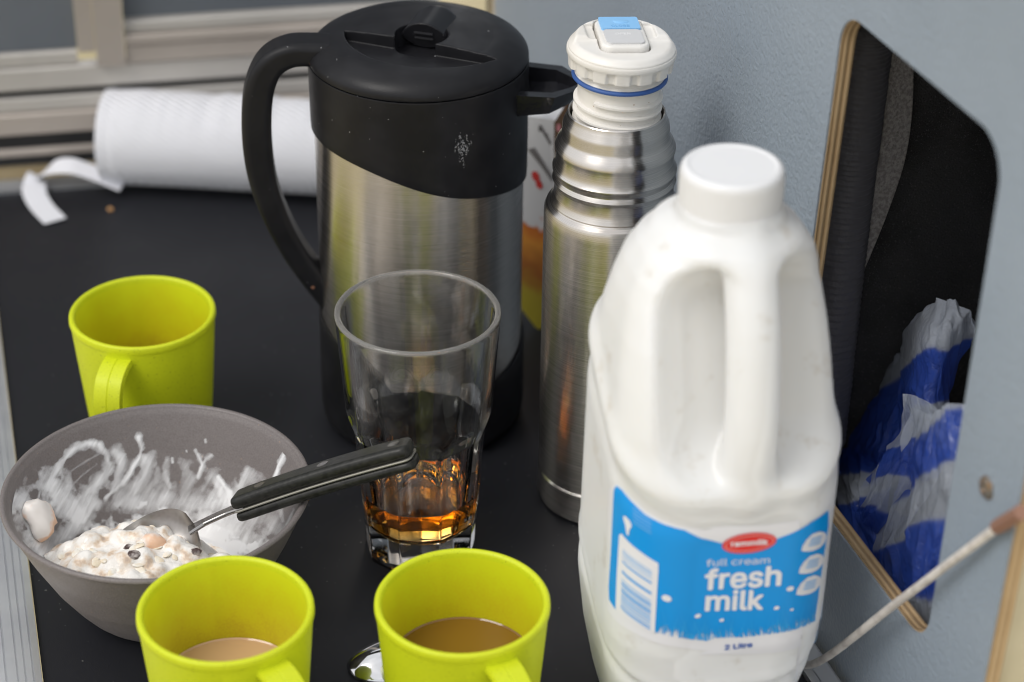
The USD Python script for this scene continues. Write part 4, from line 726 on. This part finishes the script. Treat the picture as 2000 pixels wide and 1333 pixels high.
def jug_hit(px):                            # picture points -> (angle, height) on the jug's wall
    px = np.atleast_2d(np.asarray(px, float)); d = FW + RT * ((px[:, :1] - 1000) / FPX) - UP * ((px[:, 1:] - 666.5) / FPX); d /= np.linalg.norm(d, axis=1, keepdims=True)
    t = np.full(len(px), 0.75)
    for _ in range(90): t = t + np.clip(jug_sdf(to_local(EYE + d * t[:, None])), -0.01, 0.05) * 0.9
    q = to_local(EYE + d * t[:, None]); return np.stack([np.arctan2(q[:, 0], -q[:, 1]), q[:, 2]], 1)
wa_, wz_ = np.linspace(-1.9, 1.9, 230), np.linspace(0.055, 0.20, 150)
WA, WZ = [g_.ravel() for g_ in np.meshgrid(wa_, wz_, indexing='ij')]; wdir = np.stack([np.sin(WA), -np.cos(WA), 0 * WA], 1); wr = np.full(len(WA), 0.10)
for _ in range(60):
    q = wdir * wr[:, None]; q[:, 2] = WZ; wr = wr - np.clip(jug_sdf(q), -0.01, 0.02) * 0.9
WALL = RegularGridInterpolator((wa_, wz_), wr.reshape(230, 150), bounds_error=False, fill_value=None)
def jug_wall(az, o):                        # (angle, height) -> point on the wall, o outside it
    a, z = az.T; r = WALL(az) + o
    return np.stack([np.sin(a) * r, -np.cos(a) * r, z], 1)
RS = 0.060                                  # the label is drawn flat in (angle * RS, height)
def px_poly(pts): h = jug_hit(pts); return Polygon(np.column_stack([h[:, 0] * RS, h[:, 1]]))
def wrap(name, shape, o, mat, parent, size=0.004):
    m = flat(shape, size) if not isinstance(shape, trimesh.Trimesh) else shape
    if not len(m.faces): return None
    v = jug_wall(np.column_stack([m.vertices[:, 0] / RS, m.vertices[:, 1]]), o); m = tm(v, m.faces)
    if len(m.faces):
        c = m.triangles_center; nn_ = m.face_normals; 
        if np.mean((nn_[:, :2] * c[:, :2]).sum(1)) < 0: m.invert()
    return obj(name, m, mat, parent, smooth=True)
lab_white = M('label_white', (0.72, 0.72, 0.745), 0.35); lab_blue = M('label_blue', (0.0, 0.275, 0.70), 0.33); lab_red = M('label_red', (0.66, 0.02, 0.02), 0.35); lab_dark = M('label_deep_blue', (0.005, 0.08, 0.36), 0.35); lab_mid = M('label_mid_blue', (0.11, 0.36, 0.72), 0.35); lab_pale = M('label_pale_blue', (0.30, 0.50, 0.76), 0.35)
def crA(L): return [(1180 + x / 4.165, 930 + y / 4.165) for x, y in L]      # readings from enlarged views of the label
def crB(L): return [(1350 + x / 6.6667, 1020 + y / 6.6667) for x, y in L]
blue_px = crA([(85, 110), (105, 75), (150, 110), (250, 225), (340, 310), (480, 385), (660, 437), (833, 520)]) + crB([(150, 205), (400, 270), (640, 300), (900, 260), (1100, 215), (1300, 140), (1450, 65), (1560, -10), (1690, -90), (1780, -160), (1775, 60), (1730, 350), (1680, 700), (1640, 1000), (1600, 1280), (1400, 1370), (1100, 1440), (700, 1490), (300, 1500)]) + crA([(833, 1335), (640, 1315), (420, 1265), (300, 1215), (180, 1140), (95, 1080), (45, 1000), (42, 900), (60, 600)])
blue = px_poly(blue_px).buffer(0)
wp = px_poly(crA([(40, 110), (105, 62), (160, 105), (260, 210), (340, 285), (480, 360), (660, 412), (833, 440)]) + crB([(300, 60), (900, 40), (1400, -30), (1900, -190), (1880, 100), (1840, 500), (1790, 900), (1740, 1333), (1700, 1500), (1400, 1620), (700, 1720), (100, 1720)]) + crA([(833, 1420), (600, 1390), (400, 1345), (250, 1275), (100, 1180), (30, 1080), (30, 900)])).buffer(0)
lbl = wrap('label', wp, 0.00025, lab_white, MJ); LB = lbl
gr = []                                     # white grass along the bottom of the blue field
bx0, by0, bx1, by1 = blue.bounds
low_px = crA([(420, 1268), (640, 1318), (833, 1340)]) + crB([(300, 1505), (700, 1495), (1100, 1445), (1400, 1375), (1600, 1285)]); lowc = jug_hit(spline(np.array(low_px), 60)); lowc[:, 0] *= RS
for k in range(150):
    i = rng.integers(0, 60); x, z = lowc[i] + rng.normal(0, 0.0006, 2); h, w_, ln = rng.uniform(0.002, 0.0065), rng.uniform(0.0003, 0.0006), rng.normal(0, 0.0022)
    gr.append(Polygon([(x - w_, z - 0.002), (x + w_, z - 0.002), (x + ln, z + h)]))
from shapely import union_all
grass = union_all(gr)
wrap('blue_field', blue.difference(grass), 0.0005, lab_blue, LB, 0.003)
pg = []
for k in range(70):
    i = rng.integers(0, 60); x, z = lowc[i] + rng.normal(0, 0.0008, 2); h, w_, ln = rng.uniform(0.006, 0.020), rng.uniform(0.0002, 0.0004), rng.normal(0, 0.004)
    pg.append(Polygon([(x - w_, z), (x + w_, z), (x + ln, z + h)]))
wrap('pale_grass', union_all(pg).intersection(blue), 0.0007, M('label_bright_blue', (0.02, 0.34, 0.74), 0.35), LB)
wrap('barcode_field', px_poly(crA([(130, 475), (150, 465), (220, 545), (300, 610), (445, 705), (445, 760), (430, 1000), (415, 1275), (380, 1262), (250, 1195), (100, 1085), (110, 800)])).buffer(0), 0.0007, lab_white, LB)
bars = [(585, 8, lab_pale), (605, 16, lab_pale), (640, 10, lab_pale), (675, 17, lab_mid), (755, 24, lab_mid), (825, 12, lab_pale), (850, 20, lab_mid), (880, 14, lab_pale), (905, 24, lab_mid), (940, 10, lab_mid), (960, 22, lab_pale), (990, 8, lab_mid), (1008, 14, lab_pale), (1035, 12, lab_mid), (1055, 9, lab_mid)]
for y0, t_, mt in bars:
    sl = np.linspace(0, 1, 8); x = 160 + 235 * sl - (y0 - 600) * 0.035; dy = 182 * sl ** 0.8
    top_ = list(zip(x, y0 + dy)); bot_ = list(zip(x, y0 + t_ + dy)); wrap('barcode_bar', px_poly(crA(top_ + bot_[::-1])).buffer(0), 0.0009, mt, LB)
wrap('white_mark', px_poly(crA([(160, 325), (180, 320), (215, 360), (232, 400), (210, 440), (205, 482), (190, 470), (180, 400)])).buffer(0), 0.0007, lab_white, LB)
for y0 in (245, 275, 300, 330, 360): wrap('fine_print', px_poly(crA([(240, y0), (390, y0 + 95), (388, y0 + 106), (238, y0 + 11)])).buffer(0), 0.0007, lab_mid if y0 > 250 else lab_mid, LB)
ov = px_poly(crB(blob(750, 262, 352, 128, 40, -0.13))).buffer(0); ov2 = px_poly(crB(blob(750, 262, 318, 100, 40, -0.13))).buffer(0); ov3 = px_poly(crB(blob(750, 262, 280, 78, 40, -0.13))).buffer(0)
wrap('red_badge', ov, 0.0008, lab_red, LB); wrap('badge_ring', ov2.difference(ov2.buffer(-0.0005)), 0.00095, M('label_pink', (0.80, 0.30, 0.28), 0.35), LB)
def label_text(txt, base, right, hpx, o, mat, name, bold=True, hsq=1.0):
    a, b = jug_hit([base, right]); a[0] *= RS; b[0] *= RS; up1 = jug_hit([(base[0], base[1] - hpx)])[0]; h = up1[1] - a[1]
    t = meshkit.text_mesh(txt, 1.0, 0.001, bold); w_ = t.bounds[1][0]; f = t.faces[(t.triangles_center[:, 2] > 0.0009)]; v = t.vertices
    if bold:
        sh = union_all([Polygon(v[q_][:, :2]).buffer(0.004) for q_ in f]).buffer(-0.022).buffer(0.034, quad_segs=4).simplify(0.010); fm_ = flat(sh); v, f = fm_.vertices, fm_.faces
    v, f = trimesh.remesh.subdivide_to_size(v, f, 0.22, max_iter=8); d = (b - a) / w_
    V = np.column_stack([a[0] + v[:, 0] * d[0], a[1] + v[:, 0] * d[1] + v[:, 1] * h, 0 * v[:, 0]]); wrap(name, tm(V, f), o, mat, LB)
B_ = lambda x, y: (1350 + x / 6.6667, 1020 + y / 6.6667)
label_text('rammilk', B_(505, 305), B_(985, 275), 10, 0.0010, lab_white, 'badge_lettering')
label_text('full cream', B_(195, 565), B_(1010, 525), 13, 0.0008, lab_white, 'lettering', False)
label_text('fresh', B_(170, 865), B_(1150, 805), 37, 0.0008, lab_white, 'lettering'); label_text('milk', B_(150, 1140), B_(920, 1120), 36, 0.0008, lab_white, 'lettering')
label_text('2 Litre', (1413, 1268), (1468, 1262), 9, 0.0008, lab_dark, 'lettering')
def leaf(x, y): return [(x + u, y + v) for u, v in ((-165, 128), (-150, 60), (-100, -20), (-20, -95), (70, -125), (140, -110), (160, -60), (140, 10), (80, 80), (0, 120), (-90, 135))]
for i_, (x, y) in enumerate(((1585, 240), (1550, 530), (1515, 808))):
    wrap('leaf', px_poly(crB(leaf(x, y))).buffer(0), 0.0008, lab_white, LB)
    for r_ in range(3): wrap('leaf_print', px_poly(crB([(x - 75 + 15 * r_, y + 22 - 40 * r_ + 20), (x + 75 + 8 * r_, y - 40 * r_ + 5), (x + 78 + 8 * r_, y + 22 - 40 * r_ + 5), (x - 72 + 15 * r_, y + 46 - 40 * r_ + 20)])).buffer(0), 0.0010, lab_pale, LB)
for x, y, w_ in ((1275, 858, 50), (1100, 1108, 38), (1295, 1130, 26), (88, 1210, 42), (395, 1265, 32)): wrap('flower', px_poly(crB(blob(x, y, w_, w_ * 0.62, 12, -0.3))).buffer(0), 0.0008, lab_white, LB)
wrap('flower', px_poly(crA(blob(512, 988, 42, 26, 12, 0.35))).buffer(0), 0.0008, lab_white, LB)
for k in range(9): y0 = 60 + k * 135; xx = 1815 - k * 16; wrap('side_print', px_poly(crB([(xx, y0), (xx + 55, y0 - 15), (xx + 42, y0 + 80), (xx - 12, y0 + 95)])).buffer(0), 0.0006, lab_pale, LB)

# ------------------------------------------------------------------ cord from panel to table edge
cA, cB_ = pan(*unpan(1968, 1024), -0.004), at(1592, 1296, 0.012)
cC = cB_ + (cB_ - cA) * 0.22; cC[2] = 0.001
CO = thing('stay_cord', 'white cord stretched from the panel edge down behind the milk jug', 'cord')
obj('cord', sweep(spline([cA, (cA + cB_) / 2 + [0, 0, -0.0003], cB_, cC], 40), circle(0.0021, 14), np.array([0.3, 0.3, 0.9])), cord_m, CO, smooth=True)
ce = pan(*unpan(2020, 996), -0.006); obj('cord_end', sweep(spline([ce, (ce + cA) / 2, cA + (cA - ce) * 0.1], 12), circle(0.0034, 14), np.array([0.3, 0.3, 0.9])), copper, CO, smooth=40)

# ------------------------------------------------------------------ crumpled striped carrier bag
bag_m = usdkit.material(stage, '/World/Looks/striped_film', {'at': ('attribute', {'attribute': 'stripe'}), 'g': ('geometry', {}), 'v': ('voronoi_texture', {'scale': 75.0, 'feature': 'distance_to_edge'}), 'vm': ('map_range', {'from_min': 0.0, 'from_max': 0.12, 'clamp': True}), 'n': ('noise_texture', {'scale': 70.0, 'detail': 5.0, 'distortion': 2.0}), 'hm': ('math', {'math_type': 'multiply_add', 'value2': 0.30}), 'ds': ('vector_math', {'math_type': 'scale', 'scale': 0.03}), 'da': ('vector_math', {'math_type': 'add'}), 'b': ('bump', {'strength': 0.6, 'distance': 0.0024}),
    'c': ('mix_color', {'a': (0.62, 0.68, 0.78), 'b': (0.04, 0.10, 0.50)}), 'p': ('principled_bsdf', {'roughness': 0.16, 'specular_ior_level': 0.8}), 'tl': ('translucent_bsdf', {}), 'm': ('mix_closure', {'fac': 0.30}), 'tr': ('transparent_bsdf', {}), 'f': ('math', {'math_type': 'multiply_add', 'value2': -0.22, 'value3': 0.42}), 'm2': ('mix_closure', {})},
    [('at.fac', 'c.fac'), ('g.position', 'n.vector'), ('n.color', 'ds.vector1'), ('g.position', 'da.vector1'), ('ds.vector', 'da.vector2'), ('da.vector', 'v.vector'), ('v.distance', 'vm.value'), ('vm.result', 'hm.value1'), ('n.fac', 'hm.value3'), ('hm.value', 'b.height'), ('b.normal', 'p.normal'), ('c.result', 'p.base_color'), ('c.result', 'tl.color'), ('p.BSDF', 'm.closure1'), ('tl.BSDF', 'm.closure2'), ('at.fac', 'f.value1'), ('f.value', 'm2.fac'), ('m.closure', 'm2.closure1'), ('tr.BSDF', 'm2.closure2')], surface='m2.closure')
def sheet_patch(rows, stripe, seed, fold=0.004, n=(170, 130)):
    """rows of (px, py, depth behind panel face); stripe(u, v, noise) -> 0 white, 1 blue."""
    C0 = np.array([[pan(*unpan(px, py, t), t) for px, py, t in row] for row in rows])
    A = np.stack([spline(C0[i], n[1]) for i in range(len(rows))]); P_ = np.stack([spline(A[:, j], n[0]) for j in range(n[1])], 1)
    U, V = np.meshgrid(np.linspace(0, 1, n[0]), np.linspace(0, 1, n[1]), indexing='ij')
    ed = 1.0
    f1 = meshkit.fbm(np.stack([U * 1.6 + V * 1.5 + seed, V * 5.0 - U * 2.0, U * 0 + seed * 3.1], -1), 3, seed); f2 = meshkit.fbm(np.stack([U * 3 + V * 2, V * 8 - U * 4, U * 0 + 5], -1), 3, seed + 50)
    nrm = np.cross(np.gradient(P_, axis=0), np.gradient(P_, axis=1)); nrm /= np.linalg.norm(nrm, axis=-1, keepdims=True) + 1e-12
    disp = fold * (1 - np.abs(2 * f1 - 1) * 2.2) + 0.30 * fold * (1 - np.abs(2 * f2 - 1) * 2)
    P_ = P_ + nrm * disp[..., None]
    s = stripe(U, V, meshkit.fbm(np.stack([U * 1.7 + seed, V * 2.1, U * 0 + 9.3], -1), 2, seed + 90) - 0.5)
    return grid(P_), np.clip(s, 0, 1).ravel()
def bands(edges, wob=0.10):                 # alternating white, blue, white ... along u
    def f(U, V, n):
        x = U + wob * 2.0 * n + 0.22 * (V - 0.5) + 0.03 * np.sin(V * 5); o = np.zeros_like(x)
        for k, e in enumerate(edges): o += (1 if k % 2 == 0 else -1) / (1 + np.exp(-(x - e) / 0.005))
        return o
    return f
T0 = 0.060
pieces = [
 # upper loop
 ([[(1800, 622, .085), (1832, 590, .075), (1868, 598, .075), (1900, 628, .085)], [(1772, 668, .085), (1810, 650, .062), (1850, 650, .062), (1893, 650, .082)], [(1768, 730, .085), (1800, 722, .060), (1840, 720, .060), (1868, 716, .080)], [(1776, 772, .085), (1800, 780, .060), (1830, 790, .058), (1850, 790, .075)], [(1800, 840, .080), (1815, 850, .058), (1840, 860, .056), (1852, 850, .070)]], bands((0.36, 0.76)), 1, 0.0035),
 # left slope
 ([[(1758, 690, .110), (1772, 700, .095), (1790, 740, .085), (1800, 790, .080)], [(1705, 745, .110), (1735, 770, .090), (1765, 810, .080), (1790, 850, .075)], [(1650, 800, .105), (1690, 830, .080), (1730, 870, .072), (1770, 900, .070)], [(1618, 850, .10), (1645, 890, .078), (1690, 930, .068), (1730, 950, .068)]], lambda U, V, n: 1 / (1 + np.exp(-((U * 0.35 + V + 0.2 * n) - 0.42) / 0.006)), 2, 0.005),
 # lower left
 ([[(1605, 860, .085), (1660, 885, .075), (1720, 900, .070), (1790, 890, .068)], [(1608, 930, .072), (1660, 940, .055), (1710, 940, .052), (1770, 930, .052)], [(1620, 1000, .062), (1665, 1000, .045), (1705, 1000, .043), (1750, 990, .048)], [(1645, 1070, .055), (1680, 1075, .038), (1720, 1080, .036), (1755, 1080, .044)], [(1690, 1150, .05), (1720, 1150, .038), (1750, 1150, .038), (1770, 1150, .042)]], bands((-0.2, 0.20, 0.42, 0.80), 0.12), 3, 0.0055),
 # twisted middle band
 ([[(1780, 770, .062), (1800, 775, .056), (1830, 800, .054), (1850, 830, .060)], [(1770, 850, .060), (1800, 850, .048), (1830, 860, .046), (1860, 870, .055)], [(1735, 900, .056), (1765, 905, .042), (1800, 910, .040), (1840, 915, .048)], [(1700, 960, .052), (1730, 965, .038), (1760, 970, .036), (1800, 970, .046)], [(1670, 1000, .05), (1690, 1010, .040), (1720, 1030, .038), (1760, 1040, .046)]], bands((0.34, 0.62, 0.86), 0.12), 4, 0.005),
 # right lower swag
 ([[(1800, 800, .050), (1840, 815, .040), (1875, 790, .034), (1915, 800, .036)], [(1780, 880, .045), (1820, 890, .032), (1870, 880, .028), (1915, 880, .034)], [(1770, 950, .042), (1810, 955, .027), (1860, 950, .024), (1910, 950, .032)], [(1740, 1030, .040), (1780, 1040, .026), (1840, 1030, .023), (1895, 1030, .030)], [(1715, 1080, .040), (1765, 1110, .025), (1820, 1110, .023), (1880, 1110, .030)], [(1735, 1170, .038), (1775, 1190, .026), (1815, 1200, .025), (1860, 1200, .030)], [(1770, 1270, .040), (1790, 1275, .03), (1815, 1280, .03), (1850, 1280, .032)]], bands((0.10, 0.30, 0.52, 0.82), 0.10), 5, 0.0055),
]
ms_, st_ = [], []
for rows, sf, seed, fold in pieces:
    a, b = sheet_patch(rows, sf, seed, fold); ms_.append(a); st_.append(b)
tag(obj('plastic_bag', cat(*ms_), bag_m, smooth=True, attr={'stripe': np.concatenate(st_)}), 'crumpled blue and white striped plastic bag stuffed in the cut-out', 'plastic bag')

# ------------------------------------------------------------------ crumbs
crumb_m = M('crumb', (0.50, 0.27, 0.11), 0.7)
q = at(216, 412); m = pebble(0.0022, 91, (1, 0.8, 0.7)); m.apply_translation(q + [0, 0, 0.0012]); tag(obj('crumb', m, crumb_m, smooth=True), 'tiny orange crumb on the table in front of the paper roll', 'crumb')
